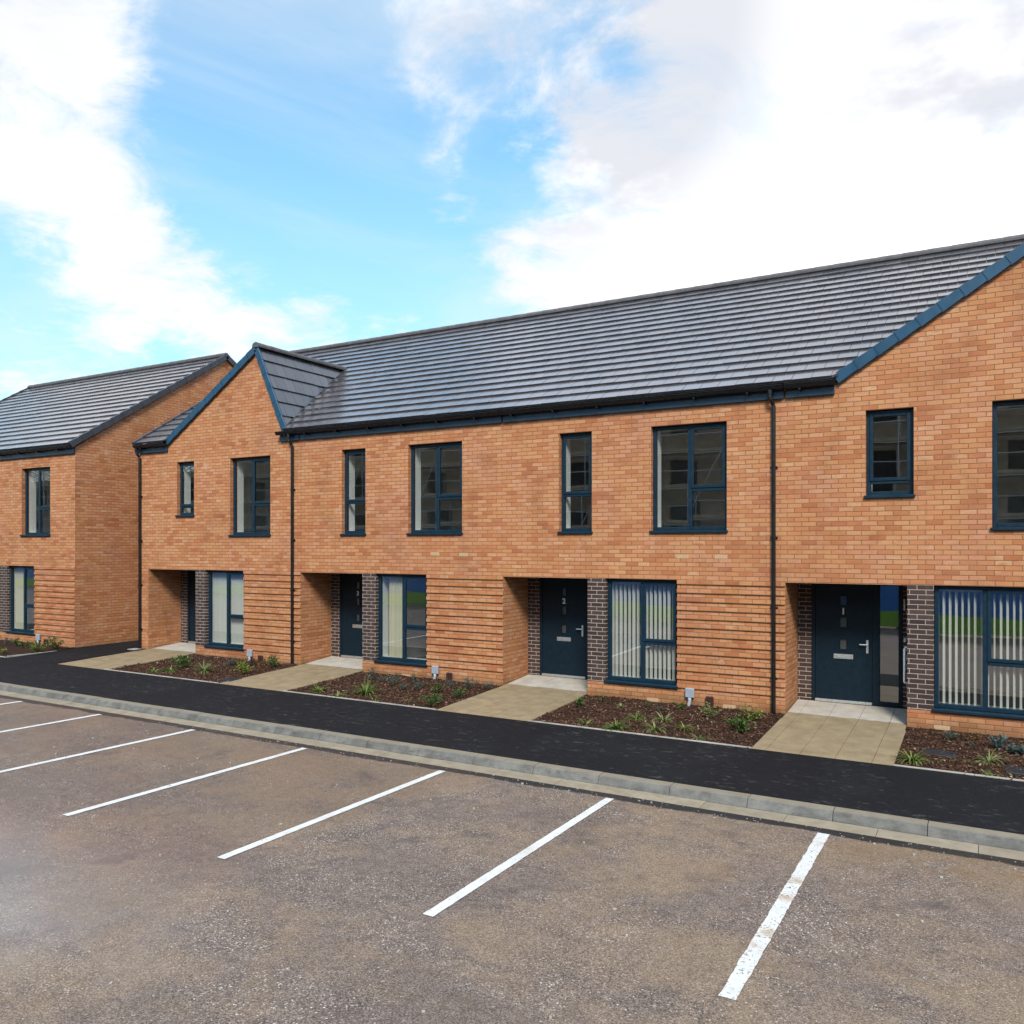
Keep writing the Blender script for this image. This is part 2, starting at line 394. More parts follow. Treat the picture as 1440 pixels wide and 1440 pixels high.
M['lime'] = leaf_mat('yellow_green_leaf', [(0, (.06, .11, .02)), (.5, (.15, .22, .03)), (.85, (.30, .34, .05)), (1, (.45, .40, .10))])
M['lav'] = leaf_mat('grey_leaf', [(0, (.045, .065, .055)), (.5, (.085, .115, .100)), (1, (.15, .185, .165))], .7)
M['blueleaf'] = leaf_mat('blue_grey_leaf', [(0, (.045, .075, .075)), (.5, (.090, .140, .135)), (1, (.17, .22, .21))], .65)
M['rust'] = leaf_mat('rusty_leaf', [(0, (.07, .030, .012)), (.5, (.17, .080, .022)), (1, (.30, .17, .045))], .7)
M['wine'] = leaf_mat('wine_leaf', [(0, (.035, .014, .014)), (.5, (.075, .030, .026)), (1, (.12, .07, .04))], .6)
M['stem'] = simple('plant_stem', (.07, .045, .025), .8, .2, 0, 20, .3)

# ------------------------------------------------------------------ the ground
def strip(name, xs, ys, zf, mat, kind='structure'):
    mb = MB(); idx = {}
    for i, x in enumerate(xs):
        for j, y in enumerate(ys):
            yy = y(x) if callable(y) else y
            idx[i, j] = len(mb.v); mb.v.append((x, yy, zf(x, yy)))
    for i in range(len(xs)-1):
        for j in range(len(ys)-1):
            mb.f.append((idx[i, j], idx[i+1, j], idx[i+1, j+1], idx[i, j+1])); mb.m.append(0)
    o = mb.build(name, mat, smooth=True); tag(o, kind=kind); return o
mb = MB(); mb.quad((-2500, -2500, -.45), (2500, -2500, -.45), (2500, 2500, -.45), (-2500, 2500, -.45))
tag(mb.build('ground', M['pave']), 'dark open ground around the houses', 'ground', kind='structure')
xs = [-90 + 2.*i for i in range(70)]
road = strip('car_park', xs, [-70, -45, -30, -20, -15, -12, -10, -8.5, -7, -6, -5.3, lambda x: ykerb(x)-.512], zroad, M['road'])
tag(road, 'brownish grey worn tarmac of the parking bays', 'car park')
def zpav(X, Y):
    e = yedge(X); t = (e-Y)/(e-ykerb(X))
    return zl(X) - .062 - .046*max(0, min(1, t))
pav = strip('pavement', xs, [lambda x: ykerb(x)+.0, lambda x: (ykerb(x)*2+yedge(x))/3, lambda x: (ykerb(x)+2*yedge(x))/3, lambda x: yedge(x)], zpav, M['pave'])
tag(pav, 'fresh black tarmac pavement between kerb and gardens', 'pavement')
# black tarmac passage between the end house and the separate pair
mb = MB()
px0, px1 = -21.0, P0[0]-.03
yv = [yedge(-20), -1.6, -.7, 0, 2, 6, 14]
for a, b in zip(yv, yv[1:]):
    za, zb = [(zl(-20)-.062 if y < -2.3 else zl(-20)-.062+.075*min(1, (y+2.4)/2.2)) for y in (a, b)]
    mb.quad((px0+.02*(a < -1), a, za), (px1, a, za), (px1, b, zb), (px0, b, zb))
tag(mb.build('passage', M['pave']), 'black tarmac passage between two brick gables', 'path', kind='structure')

# kerb: stones of 0.915 m with open joints, and the flush channel in front
kb = MB(); ch = MB()
prof = [(0., -.30), (0., 0.), (-.135, -.002), (-.155, -.010), (-.205, -.0975), (-.205, -.30)]
L = .915; x = -60.
while x < 14:
    for (P_, prf, g) in ((kb, prof, .0035), (ch, [(-.207, -.3), (-.226, -.097), (-.495, -.100), (-.508, -.105), (-.508, -.3)], .003)):
        sh = 0 if P_ is kb else .457
        xa, xb = x+g+sh, x+L-g+sh
        j = rng.uniform(-.002, .002)
        n = len(P_.v)
        for X in (xa, xb):
            for (dy, dz) in prf: P_.v.append((X, ykerb(X)+dy+j, zl(X)-.104+dz+j))
        k = len(prf)
        for i in range(k-1): P_.f.append((n+i, n+i+1, n+k+i+1, n+k+i)); P_.m.append(0)
        P_.f.append(tuple(n+i for i in range(k))); P_.m.append(0)
        P_.f.append(tuple(n+k+i for i in range(k))[::-1]); P_.m.append(0)
    x += L
tag(kb.build('kerb', M['kerb']), 'grey concrete kerb stones along the black pavement', 'kerb', kind='structure')
tag(ch.build('drainage_channel', M['channel']), 'flat buff concrete channel at the foot of the kerb', 'channel', kind='structure')

# bay lines, jagged thin sheets
line_x = [-1.45, -3.81, -6.16, -8.56, -10.92, -13.28, -15.62, -18.0]
LN = ['white bay line nearest the front, worn and muddy at the kerb end', 'white bay line opposite the beige path to the striped-blind house', 'white bay line in the middle of the row of bays', 'white bay line fourth from the nearest worn one', 'white bay line that leaves the picture low on the left side', 'short visible white bay line beyond the middle ones', 'farthest white bay line still showing beside the kerb', 'hidden white bay line beyond the farthest']
for i, lx in enumerate(line_x):
    if i == 7: continue
    ya, yb = ykerb(lx)-.50-.20, -8.63
    mb = MB(); n = 150; prev = None
    r2 = random.Random(i)
    for k in range(n+1):
        y = ya+(yb-ya)*k/n
        am = .005 if i else .0065
        w = .05 + am*(mnoise.noise(Vector((y*9, lx, 0)))+.6*mnoise.noise(Vector((y*33, lx, 4)))) + (.008 if i == 0 else 0)
        w2 = .05 + am*(mnoise.noise(Vector((y*9, lx, 8)))+.6*mnoise.noise(Vector((y*33, lx, 2)))) + (.008 if i == 0 else 0)
        cur = ((lx-w, y, zroad(lx, y)+.005), (lx+w2, y, zroad(lx, y)+.005))
        if prev: mb.quad(prev[0], prev[1], cur[1], cur[0])
        prev = cur
    tag(mb.build('road_marking', M['paint']), LN[i], 'road marking', 'bay lines in the car park', kind='structure')

# buff flagged paths to the doors
def path(p, w0, w1, front_off=0):
    mb = MB()
    cols = [w0, w0+.20, w0+.65, w0+1.10, w0+1.55, w1]
    rows = []; y = .985
    rows = [.985, .60, .14, -.31, -.76, -1.21, -1.66, -2.11, None]
    for a, b in zip(rows, rows[1:]):
        for c0, c1 in zip(cols, cols[1:]):
            g = .003
            xa, xb = p+c0+g, p+c1-g
            if a > 0: xb = min(xb, p+1.79)
            if a > 0: xa = max(xa, p+.012)
            if xb-xa < .03: continue
            y1 = a-g
            def yb(X): return (yedge(X)+.004) if b is None else b+g
            if b is None and a-yedge(p) < .03: continue
            pts = [(xa, yb(xa)), (xb, yb(xb)), (xb, y1), (xa, y1)]
            j = rng.uniform(-.0015, .0015)
            top = [(X, Y, zpath(X, Y)+j) for X, Y in pts]; bot = [(X, Y, Z-.12) for X, Y, Z in top]
            n = len(mb.v); mb.v += top+bot
            for f in ((0,1,2,3),(4,5,1,0),(5,6,2,1),(6,7,3,2),(7,4,0,3)): mb.f.append(tuple(n+i for i in f)); mb.m.append(0)
    # bedding visible in the joints
    xa, xb = p+w0+.005, p+w1-.005
    mb2 = MB()
    mb2.quad((xa, yedge(xa)+.01, zpath(xa, -2.25)-.012), (xb, yedge(xb)+.01, zpath(xb, -2.25)-.012), (xb, -.01, zpath(xb, -.01)-.012), (xa, -.01, zpath(xa, -.01)-.012))
    mb2.quad((p+.02, -.01, zpath(p, -.01)-.012), (p+1.78, -.01, zpath(p, -.01)-.012), (p+1.78, .98, zpath(p, .98)-.012), (p+.02, .98, zpath(p, .98)-.012))
    k = len(mb.v); mb.v += mb2.v
    for f in mb2.f: mb.f.append(tuple(i+k for i in f)); mb.m.append(1)
    return mb.build('path', [M['slab'], M['soil']])
for p, (a, b), l in zip(P0, [(-.03, 1.74), (.03, 1.83), (.02, 1.82), (-.0, 1.81)],
        ['buff flagged path to the door nearest the gap between the gables', 'buff flagged path to the door beside the cream blind',
         'buff flagged path to the door numbered two', 'buff flagged path to the door with a tall glass side panel']):
    tag(path(p, a, b), l, 'path', kind='structure')

# loose grit swept against the channel and scattered over the bays
gr = MB(); r4 = random.Random(3)
for _ in range(1500):
    X = r4.uniform(-12, 1.5); Y = ykerb(X)-.52-abs(r4.gauss(0, .16)) if r4.random() < .22 else r4.uniform(-11.5, -5.)
    sz = r4.uniform(.003, .008) if r4.random() < .93 else r4.uniform(.009, .016)
    a = r4.uniform(0, 3.14); U = Vector((math.cos(a), math.sin(a), 0)); W = Vector((-U.y, U.x, 0))
    gr.obox(Vector((X, Y, zroad(X, Y)+.001)), U, W, Vector((0, 0, 1)), -sz, sz*r4.uniform(.5, 1), -sz*.7, sz*.6, 0, sz*r4.uniform(.5, 1.))
tag(gr.build('grit', M['edging']), 'loose pale grit lying on the car park', 'grit', kind='stuff')
# planting beds
def zbed(X, Y):
    b = zpath(X, min(Y, 0)) - .015
    return b + .030*mnoise.noise(Vector((X*2.3, Y*2.3, 1.))) + .016*mnoise.noise(Vector((X*8, Y*8, 3.)))
def bed(x0, x1, ywall, yfront, right=None, dz=0):
    mb = MB(); nx = max(4, int((x1-x0)/.07)); ny = 32
    for i in range(nx+1):
        for j in range(ny+1):
            t = j/ny
            xr = x1 if right is None else x1+(right-x1)*t
            X = x0+(xr-x0)*i/nx
            y0 = ywall; y1 = yfront(X)
            Y = y0+(y1-y0)*t
            mb.v.append((X, Y, zbed(X, Y)+dz - (.02 if j == ny else 0)))
    for i in range(nx):
        for j in range(ny):
            a = i*(ny+1)+j; mb.f.append((a, a+1, a+ny+2, a+ny+1)); mb.m.append(0)
    return mb.build('planting_bed', M['soil'], smooth=True)
BEDS = [(P0[0]+1.735, P0[1]+.035, 0.), (P0[1]+1.825, P0[2]+.025, 0.), (P0[2]+1.815, P0[3]+.005, 0.), (P0[3]+1.805, 5.0, 0.)]
chips = MB()
def scatter(x0, x1, y0, yf, nper):
    A = (x1-x0)*2.2; n = int(A*nper)
    for _ in range(n):
        X = rng.uniform(x0+.02, x1-.02); Y = rng.uniform(yf(X)+.04, y0-.02)
        if -1 < X and X > .9: continue
        z = zbed(X, Y)+rng.uniform(.002, .016)
        l = rng.uniform(.012, .05); w = l*rng.uniform(.25, .6); t = rng.uniform(.003, .010)
        U = Vector((rng.uniform(-1, 1), rng.uniform(-1, 1), rng.uniform(-.45, .45))).normalized()
        W = U.cross(Vector((rng.uniform(-.5, .5), rng.uniform(-.5, .5), 1))).normalized(); N = U.cross(W)
        chips.obox(Vector((X, Y, z)), U, W, N, -l/2, l/2, -w/2, w/2, -t/2, t/2)
edg = MB()
for x0, x1, yw in BEDS:
    o = bed(x0, x1, yw+.02, lambda X: yedge(X)+.052); tag(o, kind='structure')
    scatter(x0, min(x1, .9), yw, lambda X: yedge(X)+.06, 620)
    xx = x0
    while xx < x1-.02:
        xe = min(x1, xx+.915)
        n = len(edg.v)
        for X in (xx+.002, xe-.002):
            e = yedge(X); z = zl(X)-.062+.012
            edg.v += [(X, e+.001, z-.2), (X, e+.001, z), (X, e+.048, z), (X, e+.048, z-.2)]
        for i in range(3): edg.f.append((n+i, n+4+i, n+5+i, n+i+1)); edg.m.append(0)
        edg.f += [(n, n+1, n+2, n+3), (n+7, n+6, n+5, n+4)]; edg.m += [0, 0]
        xx = xe
# the bed of the separate pair
o = bed(FARP+1.85, -20.86, FARY+.02, lambda X: yedge(X)+.052, right=-20.97, dz=.03); tag(o, kind='structure')
for X0 in [FARP+1.85+.915*i for i in range(4)]:
    X1 = min(X0+.911, -20.95)
    edg.box(X0, X1, yedge(X0), yedge(X0)+.05, -.2, zl(X0)-.048)
edg.obox(Vector((-20.97, yedge(-21)+.05, 0)), Vector((1, 0, 0)), Vector((.11, 1.72, 0)).normalized(), Vector((0, 0, 1)), .0, .05, 0, 1.70, -.2, .055)
tag(edg.build('edging', M['edging'], bevel=.003), 'thin concrete edging between beds and pavement', 'edging', kind='structure')
for _ in range(260):
    x0, x1, yw = BEDS[rng.randrange(4)]
    X = rng.uniform(x0+.05, min(x1, .9)-.05); Y = rng.uniform(yedge(X)-.01, yedge(X)+.10) if rng.random() < .3 else rng.uniform(yedge(X)+.1, -.05)
    z = max(zbed(X, Y), zl(X)-.052)+.012; L = rng.uniform(.02, .045)
    U = Vector((rng.uniform(-1, 1), rng.uniform(-1, 1), rng.uniform(-.2, .2))).normalized(); W = U.cross(Vector((rng.uniform(-.3, .3), rng.uniform(-.3, .3), 1))).normalized()
    chips.quad(Vector((X, Y, z)), Vector((X, Y, z))+U*L*.5+W*L*.3, Vector((X, Y, z+.004))+U*L, Vector((X, Y, z))+U*L*.5-W*L*.3)
tag(chips.build('bark_mulch', M['chip']), 'brown bark chips covering the soil of the beds', 'bark mulch', kind='stuff')

# ------------------------------------------------------------------ roofs
S = .645; ZE = 5.41; YE = -.16; YR = 5.0; GAUGE = .357; TW = .302; TT = .034
ZR = ZE+S*(YR-YE)
def tiled(mb, o, U, V, N, v_end, ext, rnd, gauge=GAUGE, phase=0.):
    """real courses of interlocking flat tiles; ext(v) gives the u range at slope distance v"""
    r = random.Random(rnd); row = 0; v = 0.
    while v < v_end-.02:
        vt = min(v+gauge, v_end)
        a0, b0 = ext(v); a1, b1 = ext(vt)
        lo, hi = min(a0, a1), max(b0, b1)
        offs = (row % 2)*TW/2+phase
        k = math.floor((lo-offs)/TW)
        while offs+k*TW < hi:
            ua, ub = offs+k*TW+.0035, offs+(k+1)*TW-.0035; k += 1
            la, lb = max(ua, a0), min(ub, b0); ta, tb = max(ua, a1), min(ub, b1)
            if lb-la < .004 or tb-ta < .004: continue
            j = r.uniform(-.0022, .0022); j2 = r.uniform(-.0015, .0015); e = r.uniform(-.003, .003)
            n = len(mb.v)
            def pt(u, vv, h): return tuple(o+U*u+V*vv+N*h)
            mb.v += [pt(la, v+e, TT+j), pt(lb, v+e, TT+j+j2), pt(tb, vt+.02, .001+j2*.3), pt(ta, vt+.02, .001),
                     pt(la, v+e+.004, -.006), pt(lb, v+e+.004, -.006)]
            mb.f += [(n, n+1, n+2, n+3), (n+4, n+5, n+1, n)]; mb.m += [0, 0]
            # sides
            mb.v += [pt(ta, vt+.02, -.006), pt(tb, vt+.02, -.006)]
            mb.f += [(n+4, n, n+3, n+6), (n+1, n+5, n+7, n+2)]; mb.m += [0, 0]
        v = vt; row += 1
def verge(mb, o, U, V, N, v_end, w0, w1, gauge=GAUGE, drop=.10, top=.045):
    """stepped dry verge caps, one per course"""
    v = 0.
    while v < v_end-.02:
        vt = min(v+gauge, v_end)
        n = len(mb.v)
        for (vv, hi) in ((v-.012, top+.014), (vt+.004, top)):
            for (u, h) in ((w0, -drop+(hi-top)*-1), (w1, -drop+(hi-top)*-1), (w1, hi), (w0, hi)):
                mb.v.append(tuple(o+U*u+V*vv+N*h))
        for f in ((0,1,2,3),(7,6,5,4),(0,4,5,1),(1,5,6,2),(2,6,7,3),(3,7,4,0)): mb.f.append(tuple(n+i for i in f)); mb.m.append(0)
        v = vt
def ridge_caps(mb, a, b, r=.088, seg=.45):
    a = Vector(a); b = Vector(b); d = (b-a); L = d.length; d.normalize()
    side = d.cross(Vector((0, 0, 1))).normalized(); up = side.cross(d)
    t = 0.
    while t < L-.01:
        te = min(t+seg+.012, L)
        for (q0, q1, rr) in ((t, te, r),):
            n = len(mb.v); K = 9
            for q, rad in ((q0, rr+.006), (q1, rr)):
                for k in range(K):
                    an = math.pi*(-.08+1.16*k/(K-1))
                    mb.v.append(tuple(a+d*q+side*math.cos(an)*rad*1.15+up*math.sin(an)*rad))
            for k in range(K-1): mb.f.append((n+k, n+k+1, n+K+k+1, n+K+k)); mb.m.append(0)
            mb.f.append(tuple(n+k for k in range(K))); mb.m.append(0)
            mb.f.append(tuple(n+K+k for k in range(K))[::-1]); mb.m.append(0)
        t += seg

# ------------------------------------------------------------------ windows
Z_S1, Z_H1, Z_SG, Z_HG = 2.99, 4.875, .28, 2.172
REV = .095     # how far the frame sits behind the brick face
def bars(mb, x0, x1, z0, z1, w, y0, y1):
    mb.box(x0, x0+w, y0, y1, z0, z1); mb.box(x1-w, x1, y0, y1, z0, z1)
    mb.box(x0+w, x1-w, y0, y1, z1-w, z1); mb.box(x0+w, x1-w, y0, y1, z0, z0+w)
def window(house, x0, x1, z0, z1, kind):
    fr = MB(); F = .062; y0, y1 = REV, REV+.075
    zb = z0+.045
    bars(fr, x0+.002, x1-.002, zb, z1-.002, F, y0, y1)
    panes = []; sash = MB()
    def opening(a, b, c, d):
        w = .052
        bars(sash, a-.012, b+.012, c-.012, d+.012, w, y0-.016, y0-.001)
        panes.append((a+w-.02, b-w+.02, c+w-.02, d-w+.02, y0+.005))
    if kind == 'big':
        xm = (x0+x1)/2 + .0; zt = zb+(z1-zb)*.385; mw = .035
        fr.box(xm-mw, xm+mw, y0, y1, zb+F, z1-F-.002)
        fr.box(xm+mw, x1-F-.002, y0, y1, zt-mw, zt+mw)
        panes.append((x0+F, xm-mw, zb+F, z1-F, y0+.03)); panes.append((xm+mw, x1-F, zb+F, zt-mw, y0+.03))
        opening(xm+mw, x1-F, zt+mw, z1-F)
    else:
        frac = .37 if kind == 'slot' else .155
        zt = zb+(z1-zb)*frac; mw = .03
        fr.box(x0+F+.002, x1-F-.002, y0, y1, zt-mw, zt+mw)
        panes.append((x0+F, x1-F, zb+F, zt-mw, y0+.03)); opening(x0+F, x1-F, zt+mw, z1-F)
    w = fr.build('window', M['frame'], house, bevel=.006)
    sash.build('sash', M['frame'], w, bevel=.005)
    pm = MB()
    for (a, b, c, d, y) in panes:
        t = rng.uniform(-.0012, .0012); s = rng.uniform(-.0012, .0012)
        pm.quad((a-.004, y-t-s, c-.004), (b+.004, y+t-s, c-.004), (b+.004, y+t+s, d+.004), (a-.004, y-t+s, d+.004))
    pm.build('pane', M['glass'], w)
    sl = MB(); sl.box(x0-.022, x1+.022, -.045, REV+.02, z0-.004, z0+.043); sl.build('sill', M['frame'], w, bevel=.008)
    vt = MB(); c = (x0+x1)/2; hw = min(.19, (x1-x0)*.32); vt.box(c-hw, c+hw, y0-.017, y0-.001, z1-.036, z1-.018)
    vt.build('vent', M['fascia'], w, bevel=.004)
    # plastered inner reveal
    rv = MB(); a, b, c, d = x0+.058, x1-.058, z0+.09, z1-.055; ya, yb = y1+.001, .37
    rv.quad((a, ya, c), (a, ya, d), (a, yb, d), (a, yb, c)); rv.quad((b, ya, c), (b, yb, c), (b, yb, d), (b, ya, d))
    rv.quad((a, ya, d), (b, ya, d), (b, yb, d), (a, yb, d)); rv.quad((a, ya, c), (a, yb, c), (b, yb, c), (b, ya, c))
    rv.build('inner_reveal', M['plaster'], w)
    return w
def room(mb, x0, x1, z0, z1, y0=.362, y1=3.6):
    mb.quad((x0, y1, z0), (x1, y1, z0), (x1, y1, z1), (x0, y1, z1), 0)
    mb.quad((x0, y0, z0), (x0, y1, z0), (x0, y1, z1), (x0, y0, z1), 0)
    mb.quad((x1, y1, z0), (x1, y0, z0), (x1, y0, z1), (x1, y1, z1), 0)
    mb.quad((x0, y0, z1), (x0, y1, z1), (x1, y1, z1), (x1, y0, z1), 0)
    mb.quad((x0, y0, z0), (x1, y0, z0), (x1, y1, z0), (x0, y1, z0), 1)
def blinds(house, x0, x1, z0, z1, style):
    b = MB(); y = .225
    if style == 'slats':
        b.box(x0+.02, x1-.02, y-.02, y+.02, z1-.10, z1-.055)
        x = x0+.045; i = 0
        while x < x1-.03:
            ang = R(69+rng.uniform(-5, 5)); h = .037
            dx, dy = math.cos(ang)*h, math.sin(ang)*h
            zb = z0+.10+rng.uniform(-.004, .004)
            b.obox(Vector((x, y, 0)), Vector((dx, dy, 0)).normalized(), Vector((-dy, dx, 0)).normalized(), Vector((0, 0, 1)), -h, h, -.0012, .0012, zb, z1-.10)
            b.obox(Vector((x, y, 0)), Vector((dx, dy, 0)).normalized(), Vector((-dy, dx, 0)).normalized(), Vector((0, 0, 1)), -h, h, -.003, .003, zb-.035, zb+.0)
            x += .083
            if x < x1-.03:   # bead chain between the weights
                b.tube([(x-.083+.004, y-.035, zb-.02), (x-.04, y-.035, zb-.045), (x-.004, y-.035, zb-.02)], .0025, 4, cap=False)
        return b.build('vertical_blind', M['blind'], house)
    if style == 'cream':   # fabric pulled part of the way across
        K = 26; xa, xb = x0+.20, x0+.60
        for k in range(K):
            def q(k): return (xa+(xb-xa)*k/K, .215+.022*math.sin(k*1.35), )
            (u0, v0), (u1, v1) = q(k), q(k+1)
            b.quad((u0, v0, z0+.07), (u1, v1, z0+.07), (u1, v1, z1-.05), (u0, v0, z1-.05))
        return b.build('curtain', M['cream'], house)
    if style == 'full':
        K = 40; xa, xb = x0+.06, x0+.66
        for k in range(K):
            def q(k): return (xa+(xb-xa)*k/K, .215+.018*math.sin(k*1.25))
            (u0, v0), (u1, v1) = q(k), q(k+1)
            b.quad((u0, v0, z0+.07), (u1, v1, z0+.07), (u1, v1, z1-.05), (u0, v0, z1-.05))
        return b.build('curtain', M['cream'], house)

def digit(text, size, loc, parent, mat):
    c = bpy.data.curves.new('txt', 'FONT'); c.body = text; c.size = size; c.extrude = .002; c.align_x = 'CENTER'; c.align_y = 'CENTER'; c.offset = .004
    t = bpy.data.objects.new('txt', c); COL.objects.link(t)
    dg = bpy.context.evaluated_depsgraph_get()
    me = bpy.data.meshes.new_from_object(t.evaluated_get(dg)); me.name = 'door_number'
    bpy.data.objects.remove(t)
    me.transform(Matrix.Translation(loc) @ Matrix.Rotation(R(90), 4, 'X'))
    me.materials.clear(); me.materials.append(mat)
    o = bpy.data.objects.new('door_number', me); COL.objects.link(o); o.parent = parent
    return o

# ------------------------------------------------------------------ houses
def house(p, y0, z0, label, cat='house', upper='slot', big1=3.03, gable=False, left=0., right=0., number=None, sidelight=False, blind='slats',
          porch=True, boxes=True, verge_left=None, verge_right=None, pipe=None, pipe_bottom=0., vents=(), gut=None, seed=0, pipe_left=None):
    H = empty('terrace_house', (p, y0, z0)); tag(H, label, cat, 'brick houses along the pavement')
    W = PITCH; xl, xr = -left, W+right
    zt = 5.33
    B = 3.51                                      # right edge of the ground window
    wins = [(2.16, B, Z_SG, Z_HG, 'big'), (big1, big1+1.345, Z_S1, Z_H1, 'big')]
    if upper == 'slot': wins.append((1.215, 1.885, Z_S1, Z_H1, 'slot'))
    elif upper == 'small4': wins.append((1.11, 1.75, 3.497, Z_H1, 'small'))
    elif upper == 'small1': wins.append((1.212, 1.89, 3.505, Z_H1, 'small'))
    # ---- outer walls
    mb = MB()
    ops = [(a, b, c, d) for (a, b, c, d, k) in wins]
    holes = ops + ([(0., 1.80, -.5, 2.165)] if porch else [])
    gx = sorted({xl, xr, 0., 1.80, 2.16, B} | {v for o in ops for v in o[:2]}); gz = sorted({-.5, zt, .28, 2.165, Z_HG} | {v for o in ops for v in o[2:]})
    for a, b in zip(gx, gx[1:]):
        for c, d in zip(gz, gz[1:]):
            xm, zm = (a+b)/2, (c+d)/2
            if any(o[0] < xm < o[1] and o[2] < zm < o[3] for o in holes): continue
            dark = 1 if (1.80 < xm < 2.16 and .28 < zm < Z_HG) else 0
            mb.quad((a, 0, c), (b, 0, c), (b, 0, d), (a, 0, d), dark)
    for (a, b, c, d) in ops:                      # brick reveals
        e = REV+.09
        lm = 1 if c < 1 and abs(a-2.16) < .01 else 0
        mb.quad((a, 0, c), (a, 0, d), (a, e, d), (a, e, c), lm); mb.quad((b, 0, d), (b, 0, c), (b, e, c), (b, e, d), 0)
        mb.quad((a, 0, d), (b, 0, d), (b, e, d), (a, e, d), 0); mb.quad((a, 0, c), (a, e, c), (b, e, c), (b, 0, c), 0)
    if gable:
        ax, az = 3.98, 7.36
        sl, sr = .63, 2.19
        pts = [(ax-(az-zt)/sl, zt), (ax+(az-zt)/sr, zt), (ax, az)]
        mb.poly([(x, 0, z) for x, z in pts], 0)
    if porch:
        mb.quad((0, 0, -.5), (0, 1.0, -.5), (0, 1.0, 2.165), (0, 0, 2.165), 0)
        mb.quad((1.80, 1.0, -.5), (1.80, 0, -.5), (1.80, 0, 2.165), (1.80, 1.0, 2.165), 1)
        mb.quad((0, 0, 2.165), (0, 1.0, 2.165), (1.8, 1.0, 2.165), (1.8, 0, 2.165), 2)
        d0, d1 = (.28, 1.37) if not sidelight else (.235, 1.655)
        mb.quad((0, 1.0, -.5), (d0, 1.0, -.5), (d0, 1.0, 2.165), (0, 1.0, 2.165), 1)
        mb.quad((d1, 1.0, -.5), (1.8, 1.0, -.5), (1.8, 1.0, 2.165), (d1, 1.0, 2.165), 1)
    # projecting courses beside the ground window, every second course
    for k in range(13):
        zb = 2.10-.15*k-.001
        a = B+.0; b = xr if not gable or right == 0 else xr
        xs_ = [a]
        while xs_[-1] < b-.01: xs_.append(min(b, xs_[-1]+.225))
        for q, (u, v) in enumerate(zip(xs_, xs_[1:])):
            pr = .023+rng.uniform(-.0012, .0012)
            mb.quad((u, -pr, zb), (v, -pr, zb), (v, -pr, zb+.072), (u, -pr, zb+.072), 0)
            mb.quad((u, -pr, zb+.072), (v, -pr, zb+.072), (v, 0, zb+.075), (u, 0, zb+.075), 0)
            mb.quad((u, 0, zb), (v, 0, zb), (v, -pr, zb), (u, -pr, zb), 0)
            if q == 0: mb.quad((u, -pr, zb), (u, -pr, zb+.072), (u, 0, zb+.075), (u, 0, zb), 0)
            if v >= b-.001: mb.quad((v, -pr, zb), (v, 0, zb), (v, 0, zb+.075), (v, -pr, zb+.072), 0)
    # gable end walls and back wall
    D = 2*YR
    for xe, on in ((xl, verge_left is not None), (xr, verge_right is not None)):
        if on: mb.poly([(xe, 0, -.5), (xe, D, -.5), (xe, D, zt), (xe, YR, ZR-.02), (xe, 0, zt)], 0)
    bk = MB(); bk.quad((xl, D, -.5), (xl, D, zt), (xr, D, zt), (xr, D, -.5)); bk.build('rear_wall', M['brick'], H)
    mb.build('wall', [M['brick'], M['dark_brick'], M['soffit']], H, weld=True)
    # ---- rooms behind the glass
    rm = MB()
    room(rm, 2.0, W-.15, 2.72, 5.12); room(rm, .15, 1.98, 2.72, 5.12); room(rm, 1.9, W-.15, .13, 2.55)
    rm.build('interior', [M['plaster'], M['carpet']], H)
    for (a, b, c, d, k) in wins: window(H, a, b, c, d, k)
    blinds(H, 2.16, B, Z_SG, Z_HG, blind)
    # ---- door
    if porch:
        zf = zpath(p, 1.0)-z0 if y0 == 0 else .10
        fr = MB(); F = .058; d0, d1 = (.281, 1.369) if not sidelight else (.236, 1.654); lf = 1.37 if not sidelight else 1.255
        ya, yb = .985, 1.05
        fr.box(d0, d0+F, ya, yb, zf, 2.163); fr.box(d1-F, d1, ya, yb, zf, 2.163); fr.box(d0+F, d1-F, ya, yb, 2.163-F, 2.163)
        if sidelight: fr.box(1.20, 1.315, ya, yb, zf, 2.163-F); fr.box(1.315, d1-F, ya, yb, zf, zf+.075)
        fo = fr.build('door_frame', M['door'], H, bevel=.004)
        th = MB(); a, b = d0+F+.002, (1.198 if sidelight else d1-F-.002)
        th.box(a, b, .955, ya+.03, zf+.004, zf+.05); th.build('threshold', M['steel'], fo, bevel=.006)
        if sidelight:
            g = MB(); g.quad((1.313, 1.02, zf+.07), (d1-F+.002, 1.02, zf+.07), (d1-F+.002, 1.021, 2.163-F), (1.313, 1.021, 2.163-F))
            g.build('side_pane', M['glass'], fo)
            rm2 = MB(); room(rm2, .2, 1.79, zf-.02, 2.55, 1.06, 3.4); rm2.build('hall', [M['plaster'], M['carpet']], H)
        dm = MB(); yl = 1.0
        c = (a+b)/2; zs = [(1.745, 1.928), (1.375, 1.560), (1.005, 1.19)]
        # leaf with square cut-outs
        cw = .062
        gxx = [a+.004, c-cw, c+cw, b-.004]; gzz = [zf+.055, *sum([[q0, q1] for q0, q1 in zs[::-1]], []), 2.163-F-.004]
        for i in range(3):
            for j in range(7):
                if i == 1 and j in (1, 3, 5): continue
                dm.quad((gxx[i], yl, gzz[j]), (gxx[i+1], yl, gzz[j]), (gxx[i+1], yl, gzz[j+1]), (gxx[i], yl, gzz[j+1]))
        for (q0, q1) in zs:
            bars(dm, c-cw, c+cw, q0, q1, .012, yl-.010, yl+.02)
        # shallow moulding line near the foot
        dm.box(a+.16, b-.16, yl-.0025, yl-.0005, zf+.29, zf+.296)
        dr = dm.build('door', M['door'], H)
